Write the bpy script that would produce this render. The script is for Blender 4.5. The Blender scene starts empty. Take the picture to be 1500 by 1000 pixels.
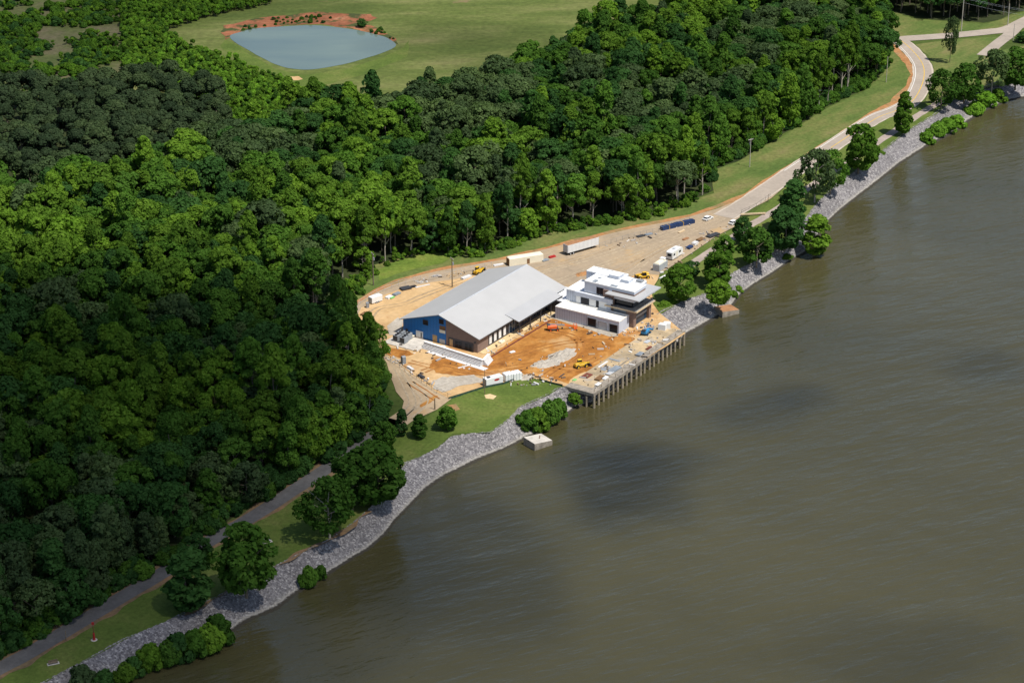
import bpy, math, random
import numpy as np
from mathutils import Vector, noise
from mathutils.geometry import tessellate_polygon

R = math.radians
scene = bpy.context.scene
COL = scene.collection
random.seed(7)

# ------------------------------------------------------------------ camera, sky, sun, exposure
CAM_H, PITCH, FPX = 270.0, R(23.3), 3200.0
cd = bpy.data.cameras.new("camera")
cam = bpy.data.objects.new("camera", cd)
COL.objects.link(cam)
cam.location = (0, 0, CAM_H)
cam.rotation_euler = (R(90) - PITCH, 0, 0)
cd.sensor_width = 36.0
cd.lens = 36.0 * FPX / 1500.0
cd.clip_start = 1.0
cd.clip_end = 30000.0
scene.camera = cam

SUN_EL = R(63)
SUN_H = Vector((0.80, -0.60))
SUN_DIR = Vector((SUN_H.x * math.cos(SUN_EL), SUN_H.y * math.cos(SUN_EL), math.sin(SUN_EL)))
w = bpy.data.worlds.new("World")
scene.world = w
w.use_nodes = True
nt = w.node_tree
nt.nodes.clear()
sky = nt.nodes.new("ShaderNodeTexSky")
sky.sky_type = 'NISHITA'
sky.sun_disc = False
sky.sun_elevation = SUN_EL
sky.sun_rotation = math.atan2(SUN_H.x, SUN_H.y)
bg = nt.nodes.new("ShaderNodeBackground")
bg.inputs[1].default_value = 0.085
wo = nt.nodes.new("ShaderNodeOutputWorld")
nt.links.new(sky.outputs[0], bg.inputs[0])
nt.links.new(bg.outputs[0], wo.inputs[0])

sd = bpy.data.lights.new("sun", 'SUN')
sd.energy = 4.2
sd.angle = R(0.5)
sd.color = (1.0, 0.955, 0.88)
sun = bpy.data.objects.new("sun", sd)
COL.objects.link(sun)
sun.location = (0, 0, 600)
sun.rotation_euler = SUN_DIR.to_track_quat('Z', 'Y').to_euler()

scene.view_settings.view_transform = 'Standard'
scene.view_settings.look = 'None'
scene.view_settings.exposure = 0.30
scene.view_settings.gamma = 1.0
scene.render.engine = 'CYCLES'
scene.cycles.use_denoising = True
scene.cycles.denoiser = 'OPENIMAGEDENOISE'
scene.cycles.denoising_input_passes = 'RGB_ALBEDO_NORMAL'
scene.cycles.denoising_prefilter = 'ACCURATE'
scene.cycles.max_bounces = 6
scene.cycles.diffuse_bounces = 3
scene.cycles.transparent_max_bounces = 12
scene.cycles.volume_bounces = 0

# ------------------------------------------------------------------ ground mapping
WATER_Z = -4.5
CP, SP = math.cos(PITCH), math.sin(PITCH)


def G(px, py, z=0.0):
    """Where the ground at height z lies for a spot of the photograph (1500 x 1000)."""
    u = (px - 750) / FPX
    v = (py - 500) / FPX
    d = (u, CP - v * SP, -SP - v * CP)
    t = (z - CAM_H) / d[2]
    return Vector((d[0] * t, d[1] * t, z))


ANG = R(57.3)
O = G(868, 577)
XH = Vector((math.cos(ANG), math.sin(ANG), 0))
YH = Vector((-math.sin(ANG), math.cos(ANG), 0))


def S(x, y, z=0.0):
    """Site frame (along the wharf, inland) to world."""
    return O + XH * x + YH * y + Vector((0, 0, z))


# ------------------------------------------------------------------ object helpers
def tag(o, label=None, cat=None, group=None, kind=None):
    if label: o['label'] = label
    if cat: o['category'] = cat
    if group: o['group'] = group
    if kind: o['kind'] = kind
    return o


def empty(name, loc, rz=0.0):
    o = bpy.data.objects.new(name, None)
    o.empty_display_size = 1
    o.location = loc
    o.rotation_euler = (0, 0, rz)
    COL.objects.link(o)
    return o


def link_mesh(name, me, mat=None, parent=None):
    if mat is not None:
        me.materials.clear()
        me.materials.append(mat)
    o = bpy.data.objects.new(name, me)
    COL.objects.link(o)
    if parent is not None:
        o.parent = parent
    return o


class MB:
    def __init__(self):
        self.v, self.f = [], []

    def add(self, vs, fs):
        n = len(self.v)
        self.v += [tuple(p) for p in vs]
        self.f += [tuple(i + n for i in f) for f in fs]
        return self

    def box(self, x0, x1, y0, y1, z0, z1):
        return self.add([(x0, y0, z0), (x1, y0, z0), (x1, y1, z0), (x0, y1, z0), (x0, y0, z1), (x1, y0, z1), (x1, y1, z1), (x0, y1, z1)],
                        [(0, 3, 2, 1), (4, 5, 6, 7), (0, 1, 5, 4), (1, 2, 6, 5), (2, 3, 7, 6), (3, 0, 4, 7)])

    def cham(self, x0, x1, y0, y1, z0, z1, c):
        """box whose top is drawn in by c"""
        return self.add([(x0, y0, z0), (x1, y0, z0), (x1, y1, z0), (x0, y1, z0), (x0, y0, z1 - c), (x1, y0, z1 - c), (x1, y1, z1 - c), (x0, y1, z1 - c),
                         (x0 + c, y0 + c, z1), (x1 - c, y0 + c, z1), (x1 - c, y1 - c, z1), (x0 + c, y1 - c, z1)],
                        [(0, 3, 2, 1), (0, 1, 5, 4), (1, 2, 6, 5), (2, 3, 7, 6), (3, 0, 4, 7), (4, 5, 9, 8), (5, 6, 10, 9), (6, 7, 11, 10), (7, 4, 8, 11), (8, 9, 10, 11)])

    def rbox(self, cx, cy, lx, ly, z0, z1, ang):
        c, s = math.cos(ang), math.sin(ang)
        pts = [(cx + c * a * lx / 2 - s * b * ly / 2, cy + s * a * lx / 2 + c * b * ly / 2) for a, b in ((-1, -1), (1, -1), (1, 1), (-1, 1))]
        return self.prism(pts, z0, z1)

    def prism(self, pts, z0, z1):
        n = len(pts)
        vs = [(p[0], p[1], z0) for p in pts] + [(p[0], p[1], z1) for p in pts]
        fs = [tuple(range(n - 1, -1, -1)), tuple(range(n, 2 * n))] + [(i, (i + 1) % n, n + (i + 1) % n, n + i) for i in range(n)]
        return self.add(vs, fs)

    def side(self, prof, y0, y1):
        """profile in x,z swept along y"""
        n = len(prof)
        vs = [(p[0], y0, p[1]) for p in prof] + [(p[0], y1, p[1]) for p in prof]
        fs = [tuple(range(n)), tuple(range(2 * n - 1, n - 1, -1))] + [(i, n + i, n + (i + 1) % n, (i + 1) % n) for i in range(n)]
        return self.add(vs, fs)

    def tube(self, p0, p1, r0, r1=None, n=8):
        r1 = r0 if r1 is None else r1
        p0, p1 = Vector(p0), Vector(p1)
        d = (p1 - p0).normalized()
        a = d.orthogonal().normalized()
        b = d.cross(a)
        vs = []
        for p, r in ((p0, r0), (p1, r1)):
            for i in range(n):
                t = 2 * math.pi * i / n
                vs.append(p + a * (math.cos(t) * r) + b * (math.sin(t) * r))
        fs = [(i, (i + 1) % n, n + (i + 1) % n, n + i) for i in range(n)] + [tuple(range(n - 1, -1, -1)), tuple(range(n, 2 * n))]
        return self.add(vs, fs)

    def beam(self, p0, p1, w_, h_):
        p0, p1 = Vector(p0), Vector(p1)
        d = (p1 - p0).normalized()
        s = d.cross(Vector((0, 0, 1)))
        s = s.normalized() if s.length > 1e-3 else Vector((1, 0, 0))
        u = s.cross(d)
        vs = [p + s * (a * w_ / 2) + u * (b * h_ / 2) for p in (p0, p1) for a, b in ((-1, -1), (1, -1), (1, 1), (-1, 1))]
        return self.add(vs, [(0, 1, 2, 3), (7, 6, 5, 4), (0, 4, 5, 1), (1, 5, 6, 2), (2, 6, 7, 3), (3, 7, 4, 0)])

    def mesh(self, name):
        me = bpy.data.meshes.new(name)
        me.from_pydata(self.v, [], self.f)
        me.update()
        return me

    def build(self, name, mat, parent=None):
        return link_mesh(name, self.mesh(name), mat, parent)


def np_mesh(name, v, f, attr=None):
    """v (N,3), f (M,k) arrays"""
    me = bpy.data.meshes.new(name)
    k = f.shape[1]
    me.vertices.add(len(v))
    me.vertices.foreach_set("co", np.ascontiguousarray(v, dtype=np.float32).ravel())
    me.loops.add(f.size)
    me.loops.foreach_set("vertex_index", np.ascontiguousarray(f, dtype=np.int32).ravel())
    me.polygons.add(len(f))
    me.polygons.foreach_set("loop_start", np.arange(0, f.size, k, dtype=np.int32))
    if attr is not None:
        a = me.attributes.new("tint", 'FLOAT', 'FACE')
        a.data.foreach_set("value", np.ascontiguousarray(attr, dtype=np.float32))
    me.update(calc_edges=True)
    return me


# ------------------------------------------------------------------ materials
class NT:
    def __init__(self, name):
        self.m = bpy.data.materials.new(name)
        self.m.use_nodes = True
        self.t = self.m.node_tree
        self.t.nodes.clear()
        self.out = self.n("ShaderNodeOutputMaterial")

    def n(self, kind, **kw):
        x = self.t.nodes.new(kind)
        for k, v in kw.items():
            setattr(x, k, v)
        return x

    def l(self, a, b):
        self.t.links.new(a, b)

    def coord(self, obj=False, scale=(1, 1, 1), rot=(0, 0, 0)):
        mp = self.n("ShaderNodeMapping")
        mp.vector_type = 'TEXTURE'
        mp.inputs['Scale'].default_value = tuple(1.0 / k for k in scale)
        mp.inputs['Rotation'].default_value = rot
        if obj:
            tc = self.n("ShaderNodeTexCoord")
            self.l(tc.outputs['Object'], mp.inputs[0])
        else:
            ge = self.n("ShaderNodeNewGeometry")
            self.l(ge.outputs['Position'], mp.inputs[0])
        return mp.outputs[0]

    def noise(self, vec, scale, detail=4, rough=0.6):
        x = self.n("ShaderNodeTexNoise")
        x.inputs['Scale'].default_value = scale
        x.inputs['Detail'].default_value = detail
        x.inputs['Roughness'].default_value = rough
        self.l(vec, x.inputs['Vector'])
        return x.outputs[0]

    def ramp(self, fac, stops):
        r = self.n("ShaderNodeValToRGB")
        e = r.color_ramp.elements
        while len(e) < len(stops):
            e.new(0.5)
        for el, (p, c) in zip(e, stops):
            el.position = p
            el.color = (c[0], c[1], c[2], 1) if not isinstance(c, (int, float)) else (c, c, c, 1)
        self.l(fac, r.inputs[0])
        return r.outputs[0]

    def mix(self, a, b, fac, mode='MIX'):
        x = self.n("ShaderNodeMix", data_type='RGBA', blend_type=mode)
        for s, v in ((0, fac), (6, a), (7, b)):
            if hasattr(v, 'links') or hasattr(v, 'is_linked'):
                self.l(v, x.inputs[s])
            elif s == 0:
                x.inputs[0].default_value = v
            else:
                x.inputs[s].default_value = (v[0], v[1], v[2], 1)
        return x.outputs[2]

    def bsdf(self, color, rough=0.8, spec=0.3, bump=None, strength=0.5, dist=0.1, metal=0.0):
        p = self.n("ShaderNodeBsdfPrincipled")
        if hasattr(color, 'is_linked'):
            self.l(color, p.inputs['Base Color'])
        else:
            p.inputs['Base Color'].default_value = (*color, 1)
        p.inputs['Roughness'].default_value = rough
        p.inputs['Specular IOR Level'].default_value = spec
        p.inputs['Metallic'].default_value = metal
        if bump is not None:
            b = self.n("ShaderNodeBump")
            b.inputs['Strength'].default_value = strength
            b.inputs['Distance'].default_value = dist
            self.l(bump, b.inputs['Height'])
            self.l(b.outputs[0], p.inputs['Normal'])
        self.l(p.outputs[0], self.out.inputs[0])
        return self.m


def simple(name, c, rough=0.7, var=0.25, scale=0.6, spec=0.3, bump=0.0, metal=0.0):
    t = NT(name)
    vec = t.coord(obj=True)
    n1 = t.noise(vec, scale, 5, 0.65)
    lo = tuple(x * (1 - var) for x in c)
    hi = tuple(min(x * (1 + var), 0.95) for x in c)
    col = t.ramp(n1, [(0.3, lo), (0.7, hi)])
    return t.bsdf(col, rough, spec, n1 if bump else None, bump, 0.05, metal)


def ground_mat(name, stops, big=0.02, small=0.4, bump=0.3, rough=0.95, detail_amt=0.35, stretch=None, extra=None):
    """big patches coloured by a ramp, finer grain laid over them"""
    t = NT(name)
    vec = t.coord(scale=stretch[0] if stretch else (1, 1, 1), rot=(0, 0, stretch[1]) if stretch else (0, 0, 0))
    v2 = t.coord()
    n1 = t.noise(vec, big, 6, 0.62)
    c = t.ramp(n1, stops)
    n2 = t.noise(v2, small, 5, 0.7)
    g = t.ramp(n2, [(0.25, 1 - detail_amt), (0.75, 1 + detail_amt)])
    c = t.mix(c, g, 1.0, 'MULTIPLY')
    if extra:
        for (sc, lo, hi, col) in extra:
            n3 = t.noise(v2, sc, 5, 0.6)
            f = t.ramp(n3, [(lo, 0.0), (hi, 1.0)])
            c = t.mix(c, col, f)
    return t.bsdf(c, rough, 0.15, n2, bump, 0.3)


M = {}
M['land'] = ground_mat('meadow_land', [(0.3, (0.050, 0.075, 0.016)), (0.5, (0.072, 0.105, 0.022)), (0.7, (0.105, 0.12, 0.035))], 0.02, 0.5)
M['meadow'] = ground_mat('meadow_grass', [(0.28, (0.058, 0.088, 0.020)), (0.46, (0.098, 0.125, 0.030)), (0.58, (0.145, 0.158, 0.050)), (0.75, (0.22, 0.185, 0.085))], 0.012, 0.35,
                         stretch=((1, 3.2, 1), R(8)), extra=[(0.03, 0.68, 0.76, (0.21, 0.15, 0.08))])
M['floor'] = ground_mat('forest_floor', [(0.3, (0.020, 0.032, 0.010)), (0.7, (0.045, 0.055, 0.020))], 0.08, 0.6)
M['scrub_soil'] = ground_mat('scrub_soil', [(0.3, (0.050, 0.075, 0.020)), (0.48, (0.080, 0.095, 0.032)), (0.6, (0.11, 0.10, 0.055)), (0.75, (0.14, 0.11, 0.085))], 0.03, 0.4)
M['lawn'] = ground_mat('mown_lawn', [(0.3, (0.066, 0.104, 0.019)), (0.5, (0.096, 0.136, 0.026)), (0.7, (0.150, 0.165, 0.044))], 0.06, 0.9, detail_amt=0.34,
                       extra=[(0.06, 0.66, 0.80, (0.16, 0.14, 0.05))])
M['verge'] = ground_mat('roadside_grass', [(0.28, (0.060, 0.102, 0.022)), (0.45, (0.095, 0.135, 0.032)), (0.58, (0.145, 0.155, 0.048)), (0.75, (0.20, 0.165, 0.075))], 0.03, 0.6,
                        stretch=((1, 2.5, 1), R(52)), extra=[(0.05, 0.68, 0.78, (0.20, 0.14, 0.07))])
M['weeds'] = ground_mat('tall_weeds', [(0.3, (0.07, 0.125, 0.018)), (0.5, (0.13, 0.18, 0.03)), (0.7, (0.20, 0.21, 0.05))], 0.08, 0.7, bump=0.8)
M['gravel_lot'] = ground_mat('packed_gravel_lot', [(0.28, (0.27, 0.215, 0.15)), (0.45, (0.335, 0.262, 0.182)), (0.6, (0.37, 0.285, 0.19)), (0.75, (0.43, 0.30, 0.165))], 0.045, 0.5, detail_amt=0.16,
                             stretch=((1, 2.2, 1), R(48)), extra=[(0.09, 0.6, 0.78, (0.46, 0.30, 0.14)), (0.06, 0.66, 0.8, (0.26, 0.235, 0.20))])
M['sand'] = ground_mat('sandy_dirt', [(0.3, (0.42, 0.26, 0.12)), (0.5, (0.52, 0.345, 0.17)), (0.7, (0.57, 0.40, 0.22))], 0.06, 0.5, detail_amt=0.2,
                       extra=[(0.07, 0.56, 0.68, (0.36, 0.165, 0.05)), (0.05, 0.70, 0.80, (0.47, 0.43, 0.38))])
M['drive'] = ground_mat('tan_drive_soil', [(0.3, (0.34, 0.255, 0.16)), (0.5, (0.42, 0.315, 0.20)), (0.7, (0.47, 0.35, 0.22))], 0.07, 0.5, detail_amt=0.18, extra=[(0.09, 0.6, 0.75, (0.46, 0.29, 0.14))])
M['clay'] = ground_mat('orange_clay', [(0.26, (0.20, 0.078, 0.020)), (0.42, (0.32, 0.130, 0.028)), (0.55, (0.41, 0.185, 0.045)), (0.70, (0.50, 0.30, 0.115))], 0.085, 0.45, bump=0.7,
                       detail_amt=0.3, stretch=((1, 1.8, 1), R(57)), extra=[(0.05, 0.54, 0.70, (0.50, 0.34, 0.17)), (0.13, 0.62, 0.74, (0.17, 0.062, 0.018)), (0.25, 0.68, 0.80, (0.55, 0.40, 0.22))])
M['clay_edge'] = ground_mat('clay_verge', [(0.3, (0.30, 0.14, 0.055)), (0.5, (0.38, 0.19, 0.08)), (0.62, (0.26, 0.18, 0.085)), (0.75, (0.12, 0.13, 0.04))], 0.10, 0.6)
M['road_dirt'] = ground_mat('road_dirt', [(0.3, (0.13, 0.105, 0.06)), (0.5, (0.20, 0.135, 0.075)), (0.75, (0.27, 0.15, 0.075))], 0.12, 0.6)
M['red_clay'] = ground_mat('red_clay_bank', [(0.3, (0.18, 0.065, 0.033)), (0.6, (0.33, 0.13, 0.065)), (0.75, (0.42, 0.22, 0.13))], 0.08, 0.5, extra=[(0.10, 0.50, 0.58, (0.06, 0.075, 0.025))])
M['tan_pad'] = ground_mat('tan_sand_pad', [(0.3, (0.55, 0.40, 0.21)), (0.7, (0.66, 0.51, 0.29))], 0.15, 0.6, detail_amt=0.15)
M['grey_gravel'] = ground_mat('grey_gravel', [(0.3, (0.33, 0.285, 0.225)), (0.7, (0.46, 0.42, 0.36))], 0.12, 0.9, detail_amt=0.25)
M['old_asphalt'] = ground_mat('old_asphalt', [(0.3, (0.10, 0.097, 0.095)), (0.7, (0.15, 0.144, 0.14))], 0.15, 0.8, detail_amt=0.18)
M['road'] = ground_mat('worn_pale_asphalt', [(0.3, (0.31, 0.265, 0.22)), (0.7, (0.40, 0.34, 0.28))], 0.08, 0.7, detail_amt=0.12)
M['shoulder'] = ground_mat('pale_gravel_shoulder', [(0.3, (0.42, 0.36, 0.29)), (0.7, (0.54, 0.47, 0.39))], 0.2, 0.9, detail_amt=0.15)
M['path'] = ground_mat('pinkish_path', [(0.3, (0.30, 0.245, 0.21)), (0.7, (0.40, 0.33, 0.28))], 0.15, 0.7, detail_amt=0.15)
M['yellow_line'] = simple('yellow_road_paint', (0.62, 0.40, 0.06), 0.7, 0.15, 1.0)
M['white_line'] = simple('white_road_paint', (0.72, 0.70, 0.66), 0.7, 0.15, 1.0)
M['concrete'] = simple('pale_concrete', (0.52, 0.48, 0.42), 0.85, 0.22, 0.5, bump=0.2)
M['grey_concrete'] = simple('grey_concrete', (0.34, 0.32, 0.29), 0.85, 0.25, 0.6, bump=0.2)
M['old_concrete'] = simple('weathered_concrete', (0.27, 0.235, 0.19), 0.9, 0.4, 0.7, bump=0.3)
M['pile'] = simple('stained_pile', (0.30, 0.25, 0.18), 0.9, 0.35, 0.8, bump=0.3)
M['white_block'] = simple('white_block', (0.62, 0.61, 0.60), 0.8, 0.12, 1.2, bump=0.1)
M['white'] = simple('white_paint', (0.78, 0.78, 0.76), 0.5, 0.06, 0.6)
M['membrane'] = simple('white_roof_membrane', (0.80, 0.80, 0.79), 0.6, 0.06, 0.35)
M['cream_membrane'] = simple('cream_roof_board', (0.80, 0.775, 0.71), 0.7, 0.12, 0.5)
M['cream'] = simple('cream_wrap', (0.78, 0.72, 0.56), 0.6, 0.06, 0.5)
M['tan_wood'] = simple('raw_plywood', (0.55, 0.36, 0.17), 0.8, 0.2, 1.5)
M['timber'] = simple('pale_timber', (0.60, 0.46, 0.29), 0.8, 0.15, 1.5)
M['pole_wood'] = simple('pole_wood', (0.20, 0.15, 0.10), 0.9, 0.25, 1.5)
M['pale_pole'] = simple('pale_pole', (0.46, 0.42, 0.36), 0.8, 0.15, 1.5)
M['black'] = simple('black_rubber', (0.018, 0.018, 0.02), 0.8, 0.2, 2)
M['dark_metal'] = simple('dark_metal', (0.05, 0.052, 0.058), 0.5, 0.2, 2)
M['grey_metal'] = simple('grey_metal', (0.26, 0.28, 0.30), 0.45, 0.15, 1.2)
M['pale_metal'] = simple('pale_metal', (0.46, 0.48, 0.50), 0.45, 0.12, 1.2)
M['orange'] = simple('orange_paint', (0.72, 0.13, 0.025), 0.45, 0.12, 1)
M['yellow'] = simple('yellow_paint', (0.68, 0.42, 0.03), 0.45, 0.15, 1)
M['blue_paint'] = simple('blue_paint', (0.03, 0.22, 0.46), 0.4, 0.12, 1)
M['navy'] = simple('navy_paint', (0.022, 0.045, 0.12), 0.5, 0.25, 0.8)
M['red'] = simple('red_paint', (0.42, 0.03, 0.03), 0.5, 0.2, 1)
M['maroon'] = simple('rusted_steel', (0.16, 0.045, 0.03), 0.9, 0.35, 1.2)
M['rust'] = simple('rusty_roof', (0.34, 0.17, 0.08), 0.85, 0.3, 0.5)
M['brown'] = simple('brown_material', (0.20, 0.11, 0.05), 0.9, 0.3, 1)
M['tarp_grey'] = simple('grey_tarp', (0.22, 0.25, 0.28), 0.7, 0.25, 0.8)
M['green'] = simple('green_sheet', (0.20, 0.50, 0.16), 0.7, 0.2, 1)
M['silt'] = simple('dark_green_mesh', (0.035, 0.075, 0.05), 0.9, 0.35, 0.8)
M['bark'] = simple('bark', (0.17, 0.14, 0.105), 0.95, 0.35, 2.0)
M['pale_bark'] = simple('pale_bark', (0.36, 0.32, 0.26), 0.95, 0.3, 2.0)


def striped(name, c, axis, period, rough=0.5, var=0.1, depth=0.6, spec=0.4, contrast=0.12):
    """ribbed sheet metal: ribs along one object axis, faint weathering"""
    t = NT(name)
    rot = (0, 0, 0) if axis == 'x' else (0, 0, R(-90))
    vec = t.coord(obj=True, rot=rot)
    wv = t.n("ShaderNodeTexWave", wave_type='BANDS', bands_direction='X')
    wv.inputs['Scale'].default_value = 0.314 / period
    wv.inputs['Distortion'].default_value = 0
    t.l(vec, wv.inputs[0])
    nn = t.noise(t.coord(obj=True), 0.15, 5, 0.6)
    c1 = t.ramp(nn, [(0.3, tuple(x * (1 - var) for x in c)), (0.7, tuple(min(.9, x * (1 + var)) for x in c))])
    c2 = t.mix(c1, t.ramp(wv.outputs[1], [(0.0, 1 - contrast), (0.35, 1.0)]), 1.0, 'MULTIPLY')
    return t.bsdf(c2, rough, spec, wv.outputs[1], depth * 0.35, 0.03)


M['hall_roof'] = striped('standing_seam_roof', (0.455, 0.45, 0.44), 'x', 0.6, 0.45, 0.04, 0.35)
M['canopy_roof'] = striped('grey_seam_roof', (0.43, 0.43, 0.43), 'x', 0.6, 0.45, 0.05, 0.35)
M['blue_clad'] = striped('blue_wall_panel', (0.008, 0.15, 0.45), 'y', 1.2, 0.5, 0.1, 0.3)
M['white_clad'] = striped('white_wall_panel', (0.47, 0.51, 0.58), 'y', 0.9, 0.5, 0.05, 0.5, contrast=0.2)
M['smooth_clad'] = simple('smooth_pale_wall', (0.52, 0.56, 0.63), 0.55, 0.06, 0.4)
M['charcoal'] = simple('charcoal_cladding', (0.060, 0.058, 0.064), 0.6, 0.15, 0.6)


def brick(name, a, b, mortar):
    t = NT(name)
    # walls face along x or y of the building: x+y gives a running length on both
    tc = t.n("ShaderNodeTexCoord")
    sx = t.n("ShaderNodeSeparateXYZ")
    t.l(tc.outputs['Object'], sx.inputs[0])
    ad = t.n("ShaderNodeMath", operation='ADD')
    t.l(sx.outputs[0], ad.inputs[0]); t.l(sx.outputs[1], ad.inputs[1])
    cb = t.n("ShaderNodeCombineXYZ")
    t.l(ad.outputs[0], cb.inputs[0]); t.l(sx.outputs[2], cb.inputs[1])
    br = t.n("ShaderNodeTexBrick")
    br.inputs['Color1'].default_value = (*a, 1)
    br.inputs['Color2'].default_value = (*b, 1)
    br.inputs['Mortar'].default_value = (*mortar, 1)
    br.inputs['Scale'].default_value = 1.0
    br.inputs['Mortar Size'].default_value = 0.02
    br.inputs['Brick Width'].default_value = 0.8
    br.inputs['Row Height'].default_value = 0.4
    t.l(cb.outputs[0], br.inputs[0])
    return t.bsdf(br.outputs[0], 0.9, 0.15)


M['brick'] = brick('brown_brick', (0.215, 0.148, 0.118), (0.245, 0.172, 0.138), (0.24, 0.175, 0.145))


def glass(name, c, rough=0.08):
    t = NT(name)
    return t.bsdf(c, rough, 0.22)


M['glass'] = glass('dark_window_glass', (0.010, 0.013, 0.020), 0.15)
M['blue_glass'] = glass('blue_window_glass', (0.02, 0.045, 0.08))


def leaf_mat(name, c1, c2, trans=0.35):
    """two leaf colours mixed leaf by leaf, a little shift from tree to tree"""
    t = NT(name)
    at = t.n("ShaderNodeAttribute", attribute_name="tint")
    c = t.mix(c1, c2, at.outputs['Fac'])
    oi = t.n("ShaderNodeObjectInfo")
    g = t.ramp(oi.outputs['Random'], [(0.0, (0.66, 0.70, 0.76)), (0.5, (1.0, 1.0, 1.0)), (1.0, (1.30, 1.28, 1.12))])
    c = t.mix(c, g, 1.0, 'MULTIPLY')
    p = t.n("ShaderNodeBsdfDiffuse")
    t.l(c, p.inputs[0])
    q = t.n("ShaderNodeBsdfTranslucent")
    c2_ = t.mix(c, (1.0, 1.1, 0.6), 1.0, 'MULTIPLY')
    t.l(c2_, q.inputs[0])
    mx = t.n("ShaderNodeMixShader")
    mx.inputs[0].default_value = trans
    t.l(p.outputs[0], mx.inputs[1])
    t.l(q.outputs[0], mx.inputs[2])
    t.l(mx.outputs[0], t.out.inputs[0])
    return t.m


LEAF = {
    'bright': leaf_mat('bright_leaves', (0.066, 0.143, 0.015), (0.143, 0.251, 0.031)),
    'mid': leaf_mat('mid_green_leaves', (0.042, 0.106, 0.015), (0.090, 0.183, 0.029)),
    'dark': leaf_mat('dark_green_leaves', (0.029, 0.079, 0.020), (0.059, 0.134, 0.035)),
    'olive': leaf_mat('olive_grey_leaves', (0.051, 0.088, 0.031), (0.099, 0.150, 0.059)),
    'pine': leaf_mat('pine_needles', (0.029, 0.051, 0.022), (0.055, 0.081, 0.037), 0.15),
    'leafy': leaf_mat('fresh_leaves', (0.053, 0.128, 0.014), (0.114, 0.216, 0.026)),
    'lime': leaf_mat('lime_leaves', (0.097, 0.220, 0.020), (0.165, 0.314, 0.037)),
}

# ------------------------------------------------------------------ polygons and ribbons on the ground
def resample(pts, step):
    out = [pts[0]]
    for a, b in zip(pts[:-1], pts[1:]):
        n = max(1, int((b - a).length / step))
        out += [a.lerp(b, (i + 1) / n) for i in range(n)]
    return out


def spline(pts, sub=8):
    """Catmull-Rom through the points"""
    P = [pts[0] * 2 - pts[1]] + list(pts) + [pts[-1] * 2 - pts[-2]]
    out = []
    for i in range(1, len(P) - 2):
        a, b, c, d = P[i - 1], P[i], P[i + 1], P[i + 2]
        for k in range(sub):
            t = k / sub
            out.append(0.5 * ((2 * b) + (c - a) * t + (2 * a - 5 * b + 4 * c - d) * t * t + (3 * b - a - 3 * c + d) * t ** 3))
    out.append(P[-2])
    return out


def sheet(name, px, z, mat, kind='structure', rag=0.0, world=False, step=4.0, smooth=False):
    pts = [Vector(p) if world else G(*p) for p in px]
    if smooth:
        q = pts + [pts[0]]
        pts = spline([pts[-1]] + q + [pts[1]], 5)[5:-6]
    pts = resample(pts + [pts[0]], step)[:-1]
    if rag:
        for i, p in enumerate(pts):
            s = noise.noise_vector(Vector((p.x * 0.11, p.y * 0.11, z * 7))) + 0.6 * noise.noise_vector(Vector((p.x * 0.37, p.y * 0.37, 3 + z)))
            pts[i] = p + Vector((s.x, s.y, 0)) * rag
    pts = [Vector((p.x, p.y, 0)) for p in pts]
    tris = tessellate_polygon([pts])
    me = bpy.data.meshes.new(name)
    me.from_pydata([(p.x, p.y, z) for p in pts], [], [tuple(t) for t in tris])
    me.update()
    # all faces upwards
    if sum(pl.normal.z for pl in me.polygons) < 0:
        me.flip_normals()
    o = link_mesh(name, me, mat)
    return tag(o, kind=kind)


def ribbon(name, px, width, z, mat, kind='structure', sub=8, offset=0.0, rag=0.0, dash=None):
    pts = spline([G(*p) for p in px], sub)
    vs, fs = [], []
    for i, p in enumerate(pts):
        a = pts[max(i - 1, 0)]
        b = pts[min(i + 1, len(pts) - 1)]
        d = (b - a); d.z = 0
        n = Vector((-d.y, d.x, 0)).normalized()
        wj = width / 2
        r1 = noise.noise(Vector((p.x * .2, p.y * .2, 1.7))) * rag
        r2 = noise.noise(Vector((p.x * .2, p.y * .2, 9.7))) * rag
        q = p + n * offset
        vs += [tuple(q + n * (wj + r1))[:2] + (z,), tuple(q - n * (wj + r2))[:2] + (z,)]
    for i in range(len(pts) - 1):
        fs.append((2 * i, 2 * i + 1, 2 * i + 3, 2 * i + 2))
    me = bpy.data.meshes.new(name)
    me.from_pydata(vs, [], fs)
    me.update()
    if sum(pl.normal.z for pl in me.polygons) < 0:
        me.flip_normals()
    return tag(link_mesh(name, me, mat), kind=kind)


# shoreline: upper edge of the rock slope (z = 0) and the waterline
TOP = [(-700, 1420), (-300, 1200), (-60, 1066), (63, 1000), (120, 970), (180, 937), (240, 913), (270, 898), (300, 882), (330, 868), (390, 836), (420, 821), (448, 807), (484, 790),
       (520, 764), (545, 742), (568, 716), (580, 695), (592, 679), (612, 671), (640, 658), (662, 640), (700, 634), (718, 633), (738, 620), (750, 609), (762, 596), (782, 587),
       (806, 576), (818, 568)]
TOP_W = [G(*p) for p in TOP] + [S(0.5, 7.5), S(10, 6), S(30, 5.5), S(52, 6)] + \
        [G(*p) for p in [(962, 462), (972, 455), (992, 446), (1010, 438), (1038, 428), (1070, 402), (1096, 388), (1132, 368), (1158, 354), (1174, 330), (1190, 306), (1210, 285), (1226, 269), (1248, 254),
                         (1270, 240), (1284, 228), (1310, 207), (1336, 188), (1366, 170), (1390, 151), (1426, 136), (1450, 124), (1500, 108), (1600, 76), (1900, -20), (2600, -260)]]
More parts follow.
